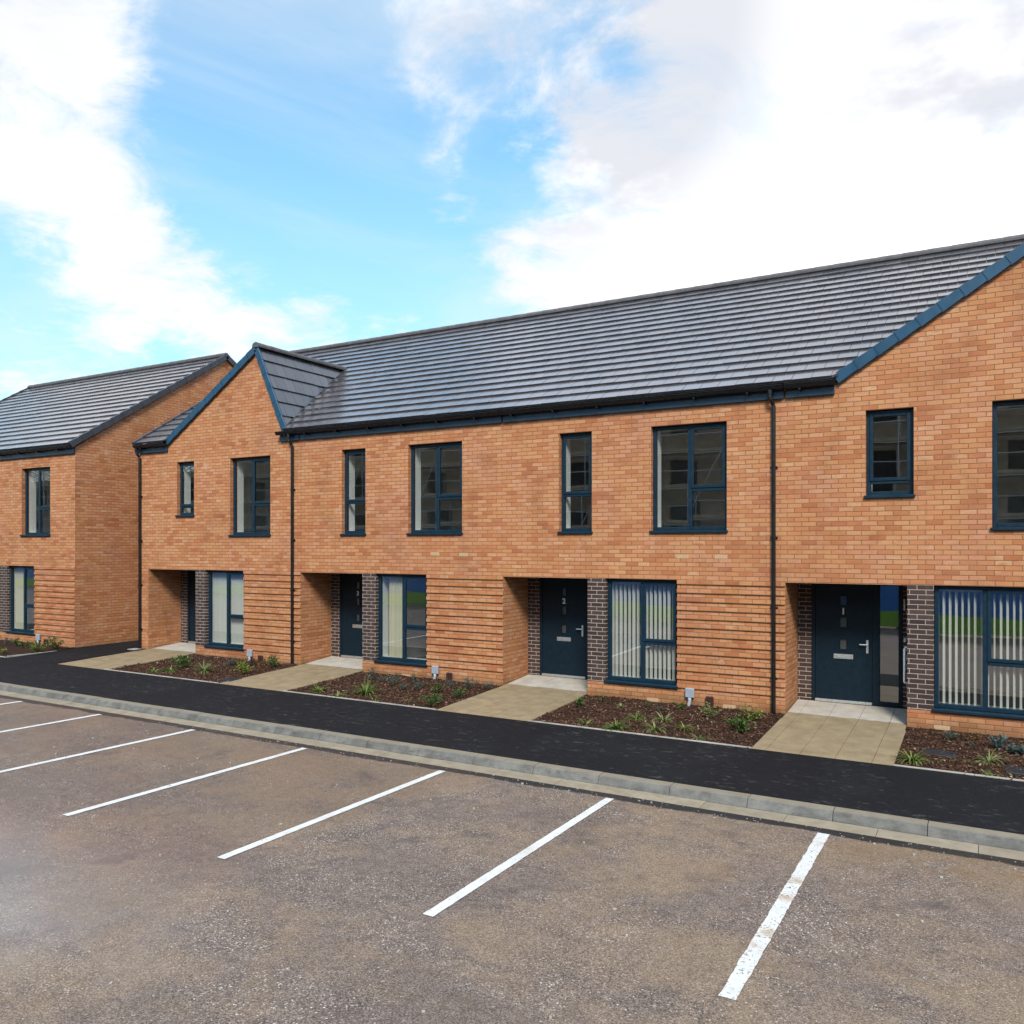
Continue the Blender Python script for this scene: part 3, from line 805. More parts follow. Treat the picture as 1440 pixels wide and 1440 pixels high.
        for (q0, q1) in zs:
            gl = MB(); gl.quad((c-cw, yl+.012, q0), (c+cw, yl+.012, q0), (c+cw, yl+.012, q1), (c-cw, yl+.012, q1))
            gl.build('door_glazing', M['door_glass'], dr)
        lp = MB(); lp.box(c-.155, c+.155, yl-.012, yl-.001, .855, .935); lp.box(c-.125, c+.125, yl-.018, yl-.0125, .872, .918)
        lp.build('letter_plate', M['steel'], dr, bevel=.004)
        hd = MB(); hx = b-.075; hd.box(hx-.017, hx+.017, yl-.012, yl-.001, .97, 1.19)
        hd.tube([(hx, yl-.012, 1.115), (hx, yl-.055, 1.115)], .011, 8); hd.tube([(hx+.008, yl-.055, 1.115), (hx-.115, yl-.055, 1.115)], .0095, 8)
        hd.build('handle', M['steel'], dr)
        if number: digit(number, .15, (c, yl-.003, 1.653), dr, M['white'])
        if sidelight:
            gr = MB(); gr.tube([(1.80, .13, 1.20), (1.755, .13, 1.20), (1.75, .13, 1.18), (1.75, .13, .68), (1.755, .13, .66), (1.80, .13, .66)], .017, 8)
            gr.build('grab_rail', M['white'], H, smooth=True)
            db = MB(); db.box(1.675, 1.705, .975, .999, 1.19, 1.26); db.build('doorbell', M['white'], H, bevel=.004)
            lt = MB(); lt.box(1.675, 1.70, .95, .999, 1.71, 1.90); lt.build('door_sensor', M['white'], H, bevel=.004)
    # ---- roof
    cs = math.sqrt(1+S*S); V = Vector((0, 1/cs, S/cs)); U = Vector((1, 0, 0)); N = U.cross(V)
    slope = (YR-YE)*cs
    ga, gz_ = 3.98, 7.45; gsl, gsr = .63, 2.19
    def zm(v): return ZE+S*v/cs
    t = MB(); o = Vector((-p, YE, ZE)) if y0 == 0 else Vector((0, YE, ZE))
    ou = p if y0 == 0 else 0.
    x0r, x1r = xl-(.03 if verge_left else 0), xr+(.03 if verge_right else 0)
    if gable:
        def exL(v):
            z = zm(v); return (ou+x0r, ou+(min(x1r, ga-(gz_-z)/gsl+min(.14, v*.3)) if z < gz_ else ga))
        def exR(v):
            z = zm(v); return (ou+(min(x1r, ga+(gz_-z)/gsr-min(.14, v*.3)) if z < gz_ else ga), ou+x1r)
        # course by course up to where the gable ridge dies into the slope
        tiled(t, o, U, V, N, slope, exL, 11+seed); tiled(t, o, U, V, N, slope, exR, 12+seed)
    else:
        tiled(t, o, U, V, N, slope, lambda v: (ou+x0r, ou+x1r), 13+seed)
    # decking under the tiles and rear slope
    if gable:
        pk = (YE+(gz_-ZE)/S)
        ev = lambda x, y: (x, y, ZE+S*(y-YE)-.012)
        t.poly([ev(x0r, YE), ev(ga-(gz_-ZE)/gsl, YE), ev(ga, pk), ev(ga, YR), ev(x0r, YR)], 0)
        t.poly([ev(ga+(gz_-ZE)/gsr, YE), ev(x1r, YE), ev(x1r, YR), ev(ga, YR), ev(ga, pk)], 0)
    else:
        t.quad((x0r, YE, ZE-.012), (x1r, YE, ZE-.012), (x1r, YR, ZR-.012), (x0r, YR, ZR-.012))
    t.quad((x0r, YR, ZR-.01), (x1r, YR, ZR-.01), (x1r, 2*YR-YE, ZE), (x0r, 2*YR-YE, ZE))
    if gable:
        # the gable's own two slopes, running back to the valleys
        vf = -.055
        for sgn, sl in ((-1, gsl), (1, gsr)):
            c2 = math.sqrt(1+sl*sl); V2 = Vector((-sgn/c2, 0, sl/c2)); U2 = Vector((0, 1, 0))
            N2 = Vector((sgn*sl/c2, 0, 1/c2))
            run = (gz_-ZE-.02)/sl; O2 = Vector((ga+sgn*run, 0, ZE+.02)); L2 = run*c2
            def ex(v, sl=sl, c2=c2):
                z = ZE+.02+v*sl/c2
                return (vf, max(vf, YE+(z-ZE)/S)+.14)
            tiled(t, O2, U2, V2, N2, L2, ex, 21+sgn+seed, gauge=L2/6 if sgn > 0 else L2/11)
            zz = ZE+.02
            t.poly([(ga+sgn*run, vf, zz-.01), (ga, vf, gz_-.01), (ga, YE+(gz_-ZE)/S, gz_-.01), (ga+sgn*run, max(vf, YE+.02/S), zz-.01)], 0)
    ro = t.build('roof', M['tile'], H)
    if gable:
        for sgn, sl in ((-1, gsl), (1, gsr)):
            run = (gz_-ZE-.02)/sl; yt = YE+(gz_-ZE)/S
            vl = MB(); a_ = Vector((ga+sgn*run, -.09, ZE+.055)); b_ = Vector((ga, yt, gz_+.01)); a_ = a_+(b_-a_)*.012
            vl.tube([a_+Vector((sgn*.01, 0, .005)), b_+Vector((sgn*.01, 0, .0))], .022, 6); vl.build('valley', M['verge_grey'], ro)
    rg = MB(); ridge_caps(rg, (x0r, YR, ZR+.005), (x1r, YR, ZR+.005))
    if gable:
        rg.build('ridge', M['ridge'], ro); rg = MB()
        ridge_caps(rg, (ga, -.09, gz_+.0), (ga, YE+(gz_-ZE)/S+.02, gz_+.0), r=.09)
    rg.build('ridge', M['ridge'], ro)
    vb = None
    for side, mm, xx in ((verge_left, verge_left, x0r), (verge_right, verge_right, x1r)):
        if not mm: continue
        vb = MB(); a, b = (-.045, .035) if xx < 2 else (-.035, .045)
        verge(vb, Vector((xx, YE, ZE)), U, V, N, slope, a, b)
        V3 = Vector((0, -1/cs, S/cs)); verge(vb, Vector((xx, 2*YR-YE, ZE)), U, V3, Vector((0, S/cs, 1/cs)), slope, a, b)
        vb.build('verge', M[mm], ro, bevel=.004)
    if gable:
        vb = MB()
        for sgn, sl in ((-1, gsl), (1, gsr)):
            c2 = math.sqrt(1+sl*sl); V2 = Vector((-sgn/c2, 0, sl/c2)); U2 = Vector((0, 1, 0)); N2 = Vector((sgn*sl/c2, 0, 1/c2))
            run = (gz_-ZE-.02)/sl; L2 = run*c2
            verge(vb, Vector((ga+sgn*run, 0, ZE+.02)), U2, V2, N2, L2-.06, -.075, -.03, gauge=L2/6 if sgn > 0 else L2/11, drop=.105 if sgn < 0 else .095, top=.045)
        vb.build('gable_verge', M['verge_blue'], ro, bevel=.004)
    # ---- fascia and gutter
    for (a, b) in (gut or [(x0r, x1r)]):
        fs = MB(); gt = MB()
        fs.box(a+.015, b-.015, -.055, -.004, 5.165, 5.36)
        K = 8; n = len(gt.v); r0, yc, zc = .066, -.125, 5.372
        for X in (a-.01, b+.01):
            for k in range(K+1):
                an = math.pi+math.pi*k/K
                gt.v.append((X, yc+r0*math.cos(an), zc+r0*1.15*math.sin(an)))
        for k in range(K): gt.f.append((n+k, n+k+1, n+K+2+k, n+K+1+k)); gt.m.append(0)
        gt.f.append(tuple(n+k for k in range(K+1))); gt.m.append(0); gt.f.append(tuple(n+K+1+k for k in range(K+1))); gt.m.append(0)
        gt.box(a-.01, b+.01, yc-r0-.006, yc-r0+.004, zc-.008, zc+.006)
        X = a+.25
        while X < b-.1:
            gt.box(X-.016, X+.016, yc-.03, -.056, zc-.105, zc-.07); X += .9
        fs.build('fascia', M['fascia'], H, bevel=.004); gt.build('gutter', M['gutter'], H)
    # ---- downpipes
    for xp in [q for q in (pipe, pipe_left) if q is not None]:
        dp = MB(); yb = -.056
        dp.tube([(xp-.045, -.125, 5.31), (xp-.045, -.125, 5.19), (xp-.035, -.118, 5.165), (xp-.008, -.066, 5.08), (xp, yb, 5.05), (xp, yb, 4.0), (xp, yb, 2.0), (xp, yb, pipe_bottom)], .034, 12)
        for z in (4.05, 2.9, 1.75, .6): 
            dp.tube([(xp, yb, z-.02), (xp, yb, z+.02)], .041, 12); dp.box(xp-.06, xp+.06, -.022, -.0185, z-.016, z+.016)
        dp.tube([(xp-.045, -.125, 5.33), (xp-.045, -.125, 5.24)], .040, 12)
        dp.build('downpipe', M['pipe'], H, smooth=False)
    # ---- service boxes low on the wall
    if boxes:
        xb = 3.67 if y0 == 0 else 3.665
        m1 = MB(); zz = .15
        m1.box(xb, xb+.155, -.075, -.018, zz, zz+.165); bx = m1.build('meter_box', M['meter'], H, bevel=.012)
        m2 = MB(); m2.tube([(xb+.078, -.05, zz+.005), (xb+.078, -.05, zz-.05), (xb+.07, -.06, zz-.10), (xb+.065, -.085, zz-.22)], .030, 10)
        m2.build('duct', M['meter'], bx, smooth=True)
        m3 = MB(); m3.box(xb+.36, xb+.49, -.07, -.018, -.02, .20); m3.build('gas_pipe_cover', M['brown_box'], H, bevel=.010)
    if vents:
        vm = MB()
        for (x, z) in vents:
            bx_ = MB(); bx_.box(x-.107, x+.107, -.004, .004, z-.0325, z+.0325)
            for q in range(5): bx_.box(x-.085+q*.036, x-.067+q*.036, -.0058, -.0042, z-.018, z+.018)
            bx_.build('air_brick', M['airb'], H)
    return H

g4 = [(-.37, .80), (4.72, PITCH)]
h4 = house(P0[0], 0, 0, 'end terrace house by the gap, whole lopsided gable in view', upper='small4', gable=True, left=.34,
      number=None, blind='slats', verge_left='verge_grey', pipe=5.12, pipe_left=-.27, pipe_bottom=.02, gut=g4, seed=1)
h3 = house(P0[1], 0, 0, 'plain fronted house between two downpipes with a cream curtain in its ground floor window', number='3', blind='cream',
      vents=((3.71, 2.60), (4.41, 2.59), (2.97, .045)), seed=2)
h2 = house(P0[2], 0, 0, 'plain fronted house whose door shows a white 2, striped blinds across its ground window', number='2', blind='slats', pipe=5.16, pipe_bottom=-.02,
      vents=((3.605, 2.58), (4.28, 2.58), (3.06, .045), (4.42, .05)), seed=3)
h1 = house(P0[3], 0, 0, 'nearest house cut by the picture edge, glass panel beside its door', upper='small1', big1=2.92, gable=True, right=.34,
      number='1', sidelight=True, blind='slats', verge_right='verge_grey', vents=((2.27, .045),), gut=[(0, .775), (4.72, PITCH+.3)], seed=4, boxes=False)
h5 = house(FARP, FARY, FARZ, 'detached block house beyond the passage, straight verge and bare brick side wall', upper=None, big1=2.88, blind='full', verge_right='verge_grey', seed=5, porch=True)
h6 = house(FARP-PITCH, FARY, FARZ, 'far left neighbour whose shiny tiled roof continues out of the picture', upper='slot', big1=2.88, blind='slats', verge_left='verge_grey', seed=6, porch=True, boxes=False)

# ------------------------------------------------------------------ things in the beds
def cover(x, y, w, d, label):
    z = zbed(x, y)+.022
    mb = MB(); mb.box(x-w/2, x+w/2, y-d/2, y+d/2, z-.10, z)
    fr = mb.build('inspection_cover', M['cover'], bevel=.006)
    tag(fr, label, 'inspection cover', 'inspection covers in the planting beds')
    g = MB()
    for i in range(8):
        for j in range(5):
            a = x-w/2+.04+(w-.08)*(i+.5)/8; b = y-d/2+.04+(d-.08)*(j+.5)/5
            g.box(a-.018, a+.018, b-.006, b+.006, z+.0005, z+.004)
    g.build('tread_pattern', M['cover'], fr)
    return fr
cover(-.56, -1.33, .42, .36, 'dark square inspection cover beside the strappy clump right of the nearest path')
cover(.42, -1.82, .42, .36, 'dark inspection cover at the picture edge next to the pavement edging')
cover(-13.62, -1.95, .40, .34, 'dark inspection cover at the corner of the bed by the path to the cream-curtain house')
# small gully grid at the foot of the end downpipe
mb = MB(); gx_, gy_ = P0[0]-.33, -.16; gz0 = zl(-19)+.022
mb.box(gx_-.14, gx_+.14, gy_-.12, gy_+.12, gz0-.05, gz0)
for i in range(5): mb.box(gx_-.10, gx_+.10, gy_-.09+i*.04, gy_-.075+i*.04, gz0+.0005, gz0+.004)
tag(mb.build('gully_grate', M['edging']), 'pale square gully surround at the foot of the end downpipe', 'gully')

# ------------------------------------------------------------------ plants
def blade(mb, base, az, L, w, lean, seg=4):
    d = Vector((math.cos(az), math.sin(az), 0)); s = Vector((-d.y, d.x, 0))
    pts = []; p = Vector(base); ang = R(86)-lean*.25
    for k in range(seg+1):
        pts.append((p.copy(), w*(1-(k/seg)**1.6)*.5+.0006))
        ang -= lean/seg*(1+.5*k/seg)
        p = p+(d*math.cos(ang)+Vector((0, 0, 1))*math.sin(ang))*(L/seg)
    n = len(mb.v)
    for q, ww in pts: mb.v += [tuple(q-s*ww), tuple(q+s*ww)]
    for k in range(seg): mb.f.append((n+2*k, n+2*k+1, n+2*k+3, n+2*k+2)); mb.m.append(0)
def strappy(x, y, h, n, label, mat='grass', spread=1.0, seed=0):
    r = random.Random(seed); mb = MB(); z = zbed(x, y)-.01
    for _ in range(int(n*2.0)):
        a = r.uniform(0, 2*math.pi); rr = r.uniform(0, .045)
        blade(mb, (x+math.cos(a)*rr, y+math.sin(a)*rr, z), a+r.uniform(-.5, .5), h*r.uniform(.65, 1.25), r.uniform(.012, .020), r.uniform(.8, 2.6)*spread)
    o = mb.build('strappy_plant', M[mat]); tag(o, label, 'plant', 'young plants in the front beds'); return o
def leafy(name, x, y, h, w, n, label, mat, ls=.035, seed=0, up=.4, narrow=.5):
    r = random.Random(seed); z = zbed(x, y)-.005
    root = empty(name, (x, y, z)); tag(root, label, 'plant', 'young plants in the front beds')
    st = MB(); lf = MB()
    ns = max(4, n//16); tips = []
    for i in range(ns):
        a = r.uniform(0, 2*math.pi); rr = w*.5*math.sqrt(r.uniform(0.02, 1)); hh = h*(1-.45*(rr/(w*.5))**2)*r.uniform(.75, 1.05)
        mid = Vector((math.cos(a)*rr*.35, math.sin(a)*rr*.35, hh*.45)); tip = Vector((math.cos(a)*rr, math.sin(a)*rr, hh))
        st.tube([(0, 0, 0), mid, tip], .004, 5, cap=False, r1=.0015); tips.append((mid, tip))
    for i in range(n):
        mid, tip = tips[i % ns]; t = r.uniform(.0, 1.0)
        base = mid.lerp(tip, t)
        if r.random() < .25: base = Vector((0, 0, 0)).lerp(mid, r.uniform(.4, 1))
        dr = Vector((r.gauss(0, 1), r.gauss(0, 1), r.gauss(up, .6)))
        out = Vector((base.x, base.y, 0)); dr = (dr+out*(2/w)).normalized()
        L = ls*r.uniform(.6, 1.3); s = dr.cross(Vector((r.gauss(0, 1), r.gauss(0, 1), r.gauss(0, 1)))).normalized(); nn = dr.cross(s)
        a = base; b = base+dr*L*.5+s*L*narrow*.5+nn*L*.06; c = base+dr*L; d = base+dr*L*.5-s*L*narrow*.5+nn*L*.06
        lf.quad(a, b, c, d)
    st.build('stem', M['stem'], root); lf.build('foliage', M[mat], root)
    return root
import_f = 1165.; TH = R(29.8); CH = 2.76; CD = 13.95
def place(px, py, zf):
    """where a plant seen in the photograph is rooted, from the measured camera"""
    k = (px-720)/import_f; d = 5.; c, s = math.cos(TH), math.sin(TH)
    while d < 45:
        r = k*d; X = r*c-d*s; Y = r*s+d*c-CD; Z = CH-(py-768)*d/import_f
        if Z <= zf(X, Y): return X, Y
        d += .004
    return X, Y
def sp(px, py, h, n, label, mat='grass', spread=1., sd=0):
    x, y = place(px, py, zbed); strappy(x, y, h, n, label, mat, spread, sd+int(px))
def lp_(name, px, py, h, w, n, label, mat, ls=.035, up=.4, narrow=.5):
    x, y = place(px, py, zbed); leafy(name, x, y, h, w, n, label, mat, ls, int(px*3+py), up, narrow)
# bed right of the nearest path
sp(1283, 1071, .26, 70, 'bright strappy clump in the corner between the nearest path and the pavement')
sp(1391, 1072, .27, 46, 'strappy clump drooping over the bark left of the cover at the picture edge', 'varieg', 1.2)
sp(1364, 1071, .13, 22, 'small flat strappy tuft between the two larger clumps of the nearest bed', 'varieg', 1.5)
sp(1393, 1091, .16, 30, 'low green tuft right against the edging of the nearest bed', 'grass', 1.5)
sp(1332, 1070, .08, 14, 'tiny sparse tuft just in front of the square cover of the nearest bed', 'varieg', 1.2)
lp_('lavender_plant', 1336, 1040, .13, .24, 170, 'low grey green mound against the wall below the near blinds', 'lav', .05, .5, .2)
lp_('succulent_plant', 1406, 1054, .23, .20, 150, 'upright blue grey rosette plant under the near window', 'blueleaf', .06, .7, .5)
lp_('succulent_plant', 1431, 1061, .16, .26, 150, 'squat blue grey plant at the picture edge above the cover', 'blueleaf', .06, .5, .5)
lp_('fern', 1371, 1043, .11, .30, 90, 'rusty dry fern between two grey plants below the near window', 'rust', .05, .5, .22)
lp_('lavender_plant', 1362, 1049, .08, .14, 50, 'tiny grey sprig in front of the rusty fern', 'lav', .04, .5, .25)
# bed of the second house
lp_('shrub', 815, 995, .20, .16, 60, 'small leafy sprig beside the path to the door showing 2', 'shrub', .06, .6, .55)
lp_('shrub', 846, 987, .13, .16, 46, 'little leafy sprig tight against the wall right of the door showing 2', 'shrub', .05, .5, .5)
sp(872, 994, .12, 22, 'thin yellowish sprig near the wall under the striped blinds', 'varieg', 1.0)
lp_('shrub', 910, 994, .12, .14, 50, 'dark little tuft below the sill of the striped-blind window', 'shrub', .035, .5, .3)
lp_('lavender_plant', 926, 1000, .12, .16, 70, 'grey tuft left of the dark green one under the same sill', 'lav', .045, .5, .22)
sp(824, 1019, .18, 34, 'small strappy plant nearest the path to the door showing 2', 'varieg', 1.0)
sp(867, 1026, .30, 60, 'tall bright strappy clump second from that same path', 'grass', .9)
sp(895, 1011, .22, 40, 'strappy clump set back in the middle of the bed under the striped blinds', 'grass', 1.1)
sp(932, 1014, .26, 52, 'pale striped clump standing behind another of its kind', 'varieg', 1.1)
sp(921, 1028, .28, 60, 'pale striped clump at the edging, in front of its twin', 'varieg', 1.15)
sp(963, 1026, .24, 38, 'arching strappy clump midway between the pale pair and the dark shrub', 'grass', 1.3)
sp(984, 1039, .24, 40, 'sprawling strappy clump lying close to the edging left of the dark shrub', 'varieg', 1.6)
lp_('shrub', 957, 999, .14, .22, 110, 'low dark green shrublet left of the grey meter box', 'shrub', .04, .5, .4)
lp_('shrub', 999, 1010, .25, .34, 260, 'cream edged bushy shrub in front of the brown box by the downpipe', 'varieg', .05, .5, .4)
lp_('shrub', 1042, 1031, .30, .48, 420, 'biggest dark green shrub of the bed beside the nearest downpipe', 'shrub', .055, .5, .42)
lp_('shrub', 1057, 1014, .28, .34, 220, 'yellow green shrub behind the biggest dark one', 'lime', .05, .6, .4)
# bed of the third house
sp(448, 973, .26, 42, 'strappy clump by the path to the house with the cream curtain', 'grass', 1.0)
sp(476, 980, .24, 50, 'wide pale strappy clump next to the edging before the cream curtain', 'varieg', 1.3)
sp(515, 976, .36, 60, 'tall strappy clump below the dark brick pier of the cream-curtain house', 'grass', .8)
lp_('lavender_plant', 523, 957, .24, .24, 120, 'grey bush behind the tall strappy clump at the dark brick pier', 'lav', .06, .8, .2)
lp_('lavender_plant', 537, 959, .16, .18, 60, 'small grey sprig just right of that pier bush', 'lav', .05, .6, .2)
lp_('lavender_plant', 554, 965, .28, .28, 180, 'tall grey bush left of centre under the cream-curtain window', 'lav', .06, .8, .2)
lp_('lavender_plant', 567, 971, .15, .26, 120, 'low grey mound in front of the tall grey bush', 'lav', .05, .5, .22)
lp_('lavender_plant', 584, 963, .24, .20, 110, 'grey bush right of centre against the wall of the cream-curtain house', 'lav', .06, .8, .2)
lp_('lavender_plant', 591, 970, .20, .28, 140, 'grey mound touching the right of centre bush', 'lav', .05, .6, .2)
sp(527, 985, .16, 26, 'sparse green tuft near the edging in front of the tall strappy clump', 'grass', 1.2)
sp(574, 986, .12, 24, 'weak yellowing tuft in the open bark at the middle of that bed', 'varieg', 1.4)
lp_('shrub', 606, 993, .28, .40, 260, 'rounded green shrub next to the edging below the third house boxes', 'shrub', .055, .5, .42)
lp_('shrub', 615, 975, .26, .26, 140, 'green shrub growing round the grey duct of the third house', 'shrub', .05, .6, .4)
lp_('lavender_plant', 633, 968, .24, .28, 140, 'grey bush in front of the brown box of the third house', 'lav', .055, .7, .2)
lp_('shrub', 646, 982, .22, .28, 140, 'loose green shrub between two grey bushes by the third house corner', 'shrub', .05, .6, .42)
lp_('lavender_plant', 660, 969, .26, .36, 200, 'wide grey bush near the corner before the path to the door showing 2', 'lav', .055, .7, .2)
lp_('lavender_plant', 686, 969, .18, .28, 110, 'dull grey mound at the very corner of the bed beside that path', 'lav', .05, .5, .22)
# bed of the gable house
sp(217, 946, .24, 40, 'strappy clump closest to the path of the gable house', 'grass', 1.2)
sp(240, 944, .24, 60, 'spreading strappy clump second from the gable house path', 'grass', 1.3)
lp_('shrub', 255, 941, .36, .55, 220, 'large loose green plant in the middle of the gable house bed', 'shrub', .085, .6, .35)
sp(287, 945, .32, 60, 'tall strappy clump below the dark brick pier of the gable house', 'varieg', .8)
lp_('lavender_plant', 324, 936, .20, .34, 120, 'grey green mound against the wall left of the gable house meter box', 'lav', .055, .6, .25)
lp_('shrub', 341, 949, .34, .40, 240, 'bright green shrub in front of the gable house meter box', 'lime', .06, .6, .4)
lp_('shrub', 351, 937, .26, .34, 130, 'wine coloured twiggy shrub behind the bright green one', 'wine', .05, .7, .3)
lp_('shrub', 367, 942, .20, .30, 110, 'rusty twiggy shrub at the foot of the gable house brown box', 'rust', .045, .6, .3)
lp_('shrub', 384, 940, .34, .36, 220, 'green shrub between the gable house brown box and its downpipe', 'shrub', .06, .6, .4)
# bed beyond the passage
zf2 = lambda X, Y: zbed(X, Y)+.03
def lf2(name, px, py, *a):
    x, y = place(px, py, zf2); o = leafy(name, x, y, *a[:-1], seed=int(px*7), up=.6, narrow=a[-1]); o.location.z += .03
lf2('lavender_plant', 8, 907, .26, .40, 130, 'grey bush at the picture edge in the bed beyond the passage', 'lav', .06, .2)
lf2('shrub', 25, 909, .22, .36, 120, 'dark leafy plant next to the grey bush beyond the passage', 'shrub', .06, .4)
lf2('shrub', 35, 911, .24, .34, 120, 'dull green shrub left of the far duct', 'shrub', .06, .4)
lf2('shrub', 52, 917, .34, .46, 240, 'yellow green shrub hiding the foot of the far duct', 'lime', .06, .4)
lf2('shrub', 76, 913, .36, .52, 260, 'wide green shrub below the far brown box', 'shrub', .065, .4)
lf2('shrub', 4, 920, .16, .36, 100, 'low pale shrub at the pavement edge of the far bed', 'lime', .05, .4)

# ------------------------------------------------------------------ what stands opposite (seen mirrored in the panes)
def hoard_mat():
    n = NT('hoarding_paint'); P = n.geo('Position'); x, y, z = n.sep(P)
    wob = n.math('ADD', z, n.math('MULTIPLY', n.math('SINE', n.math('MULTIPLY', x, 1.1)), .035))
    c = n.mix(n.math('GREATER_THAN', wob, .50), (.20, .40, .05), (.016, .15, .45))
    return n.done(n.principled(c, .45, .4))
M['hoard'] = hoard_mat()
pts = [(14, -15.6), (-1.5, -15.6), (-46, -19.6), (-110, -25)]
hr = empty('hoarding', (0, -15.6, 0)); tag(hr, 'blue site hoarding with a green foot band reflected in the ground floor panes', 'hoarding')
pn = MB(); ps = MB()
for (ax, ay), (bx, by) in zip(pts, pts[1:]):
    a = Vector((ax, ay, 0)); b = Vector((bx, by, 0)); d = (b-a); L = d.length; d.normalize(); nr = Vector((-d.y, d.x, 0))
    t = 0
    while t < L:
        e = min(t+1.2, L)
        pn.obox(a-Vector((0, -15.6, 0)), d, nr, Vector((0, 0, 1)), t+.004, e-.004, -.01, .01, -.05, 2.2)
        ps.obox(a-Vector((0, -15.6, 0)), d, nr, Vector((0, 0, 1)), t-.04, t+.04, .02, .10, -.1, 2.15)
        t = e
pn.build('panel', M['hoard'], hr); ps.build('post', M['stem'], hr)
M['tube'] = simple('galvanised_tube', (.42, .43, .44), .4, .5, .6, 20, .1)
M['board'] = simple('scaffold_board', (.36, .29, .20), .8, .2, 0, 6, .25)
bd = empty('building', (-10, -32, 0)); tag(bd, 'unfinished brick block behind scaffolding, reflected in the upper panes', 'building')
bw = MB(); zz = [-.3, .9, 2.3, 3.7, 5.2, 6.5, 8.0, 9.2]
X0, X1 = -130, 60
x = X0
while x < X1:
    for (c, d, hole) in ((-.4, .8, 0), (.8, 2.4, 1), (2.4, 3.6, 0), (3.6, 5.2, 1), (5.2, 6.3, 0), (6.3, 7.8, 1), (7.8, 8.7, 0)) + (((8.7, 9.3, 0), (9.3, 10.6, 1), (10.6, 11.6, 0)) if x > -56 else ()):
        if hole:
            bw.quad((x+1.7+10, 0, c), (x+10, 0, c), (x+10, 0, d), (x+1.7+10, 0, d)); bw.quad((x+10+3.4, -.35, c), (x+1.7+10, -.35, c), (x+1.7+10, -.35, d), (x+10+3.4, -.35, d), 1)
        else: bw.quad((x+3.4+10, 0, c), (x+10, 0, c), (x+10, 0, d), (x+3.4+10, 0, d))
    x += 3.4
bw.box(X0+10, X1+14, -14, -.6, -.4, 8.7); bw.box(-44, X1+14, -14, -.6, 8.71, 11.6)
M['site'] = simple('site_brick', (.40, .31, .22), .85, .2, 0, 2.5, .2)
bw.build('wall', [M['site'], M['black_in']], bd)
tr = MB(); x = X0+10
while x < -44:
    for y in (0, ): tr.tube([(x, -.5, 8.7), (x, -5, 11.2)], .05, 4); tr.tube([(x, -9.5, 8.7), (x, -5, 11.2)], .05, 4)
    x += .9
tr.build('roof_truss', M['board'], bd)
sc = empty('scaffold', (-10, -30.4, 0)); tag(sc, 'grey tube scaffold with board lifts reflected in the upper panes', 'scaffold')
tb = MB(); db = MB(); x = X0+10; k = 0
r3 = random.Random(5)
while x < X1+10:
    for y in (0, -1.2): tb.tube([(x+r3.uniform(-.05, .05), y, -.3), (x+r3.uniform(-.05, .05), y, 9.6 if x < -44 else 12.2)], .03, 5, cap=False)
    if k % 3 == 0: tb.tube([(x, .05, .2), (x+4.2, .05, 8.4)], .03, 5, cap=False)
    if k % 4 == 1: tb.tube([(x, .05, 8.4), (x+2.1, .05, 4.0)], .03, 5, cap=False)
    x += 2.1; k += 1
for z in (2.1, 4.1, 6.1, 8.1, 10.1):
    for y in (0, -1.2): tb.tube([(X0+10, y, z-.08), (X1+10, y, z-.08)], .03, 5, cap=False)
    for dz in (.95,): tb.tube([(X0+10, 0, z+dz), (X1+10, 0, z+dz)], .03, 5, cap=False)
    db.box(X0+10, X1+10, -1.15, -.05, z-.04, z); db.box(X0+10, X1+10, -.05, -.02, z, z+.16)
tb.build('tube', M['tube'], sc); db.build('board', M['board'], sc)

# ------------------------------------------------------------------ light, sky, camera
SUN_AZ, SUN_EL = R(150), R(42)       # compass-like: direction the sun stands in, measured from +Y clockwise
sd = Vector((math.sin(SUN_AZ)*math.cos(SUN_EL), math.cos(SUN_AZ)*math.cos(SUN_EL), math.sin(SUN_EL)))
sl = bpy.data.lights.new('sun', 'SUN'); sl.energy = 2.0; sl.angle = R(15); sl.color = (1., .94, .84)
so = bpy.data.objects.new('sun', sl); COL.objects.link(so); so.rotation_euler = sd.to_track_quat('Z', 'Y').to_euler(); so.location = (10, -20, 30)

w = bpy.data.worlds.new('World'); scn.world = w; w.use_nodes = True
class WT(NT):
    def __init__(s, t): s.t = t; t.nodes.clear(); s.out = t.nodes.new('ShaderNodeOutputWorld')
n = WT(w.node_tree)
sky = n.new('ShaderNodeTexSky', sky_type='NISHITA'); sky.sun_disc = False; sky.sun_elevation = SUN_EL; sky.sun_rotation = SUN_AZ
sky.air_density = 1.0; sky.dust_density = .6; sky.ozone_density = 1.5
STR = .12
D = n.new('ShaderNodeTexCoord').outputs['Generated']
D = n.vmath('NORMALIZE', D)
dx, dy, dz = n.sep(D)
den = n.math('ADD', n.math('MAXIMUM', dz, 0.), .16)
q = n.comb(n.math('DIVIDE', dx, den), n.math('DIVIDE', dy, den), 0.)
f1 = n.noise(n.vmath('ADD', q, (3.7, 1.2, 0.)), 1.3, 10, .60, dist=.5)
f2 = n.noise(n.vmath('ADD', q, (9.1, 4.4, 2.)), 4.2, 8, .66, dist=.6)
f3 = n.noise(n.vmath('ADD', q, (2.1, 8.4, 5.)), 11., 6, .62, dist=.4)
dens = n.math('ADD', n.math('MULTIPLY', f1, 1.55), n.math('ADD', n.math('MULTIPLY', f2, 1.15), n.math('MULTIPLY', f3, .50)))
dens = n.math('SUBTRACT', dens, .95)
c_, s_ = math.cos(TH), math.sin(TH)
def pdir(px, py):
    v = Vector((-s_, c_, 0)) + Vector((c_, s_, 0))*((px-720)/1165) + Vector((0, 0, 1))*((768-py)/1165)
    return v.normalized()
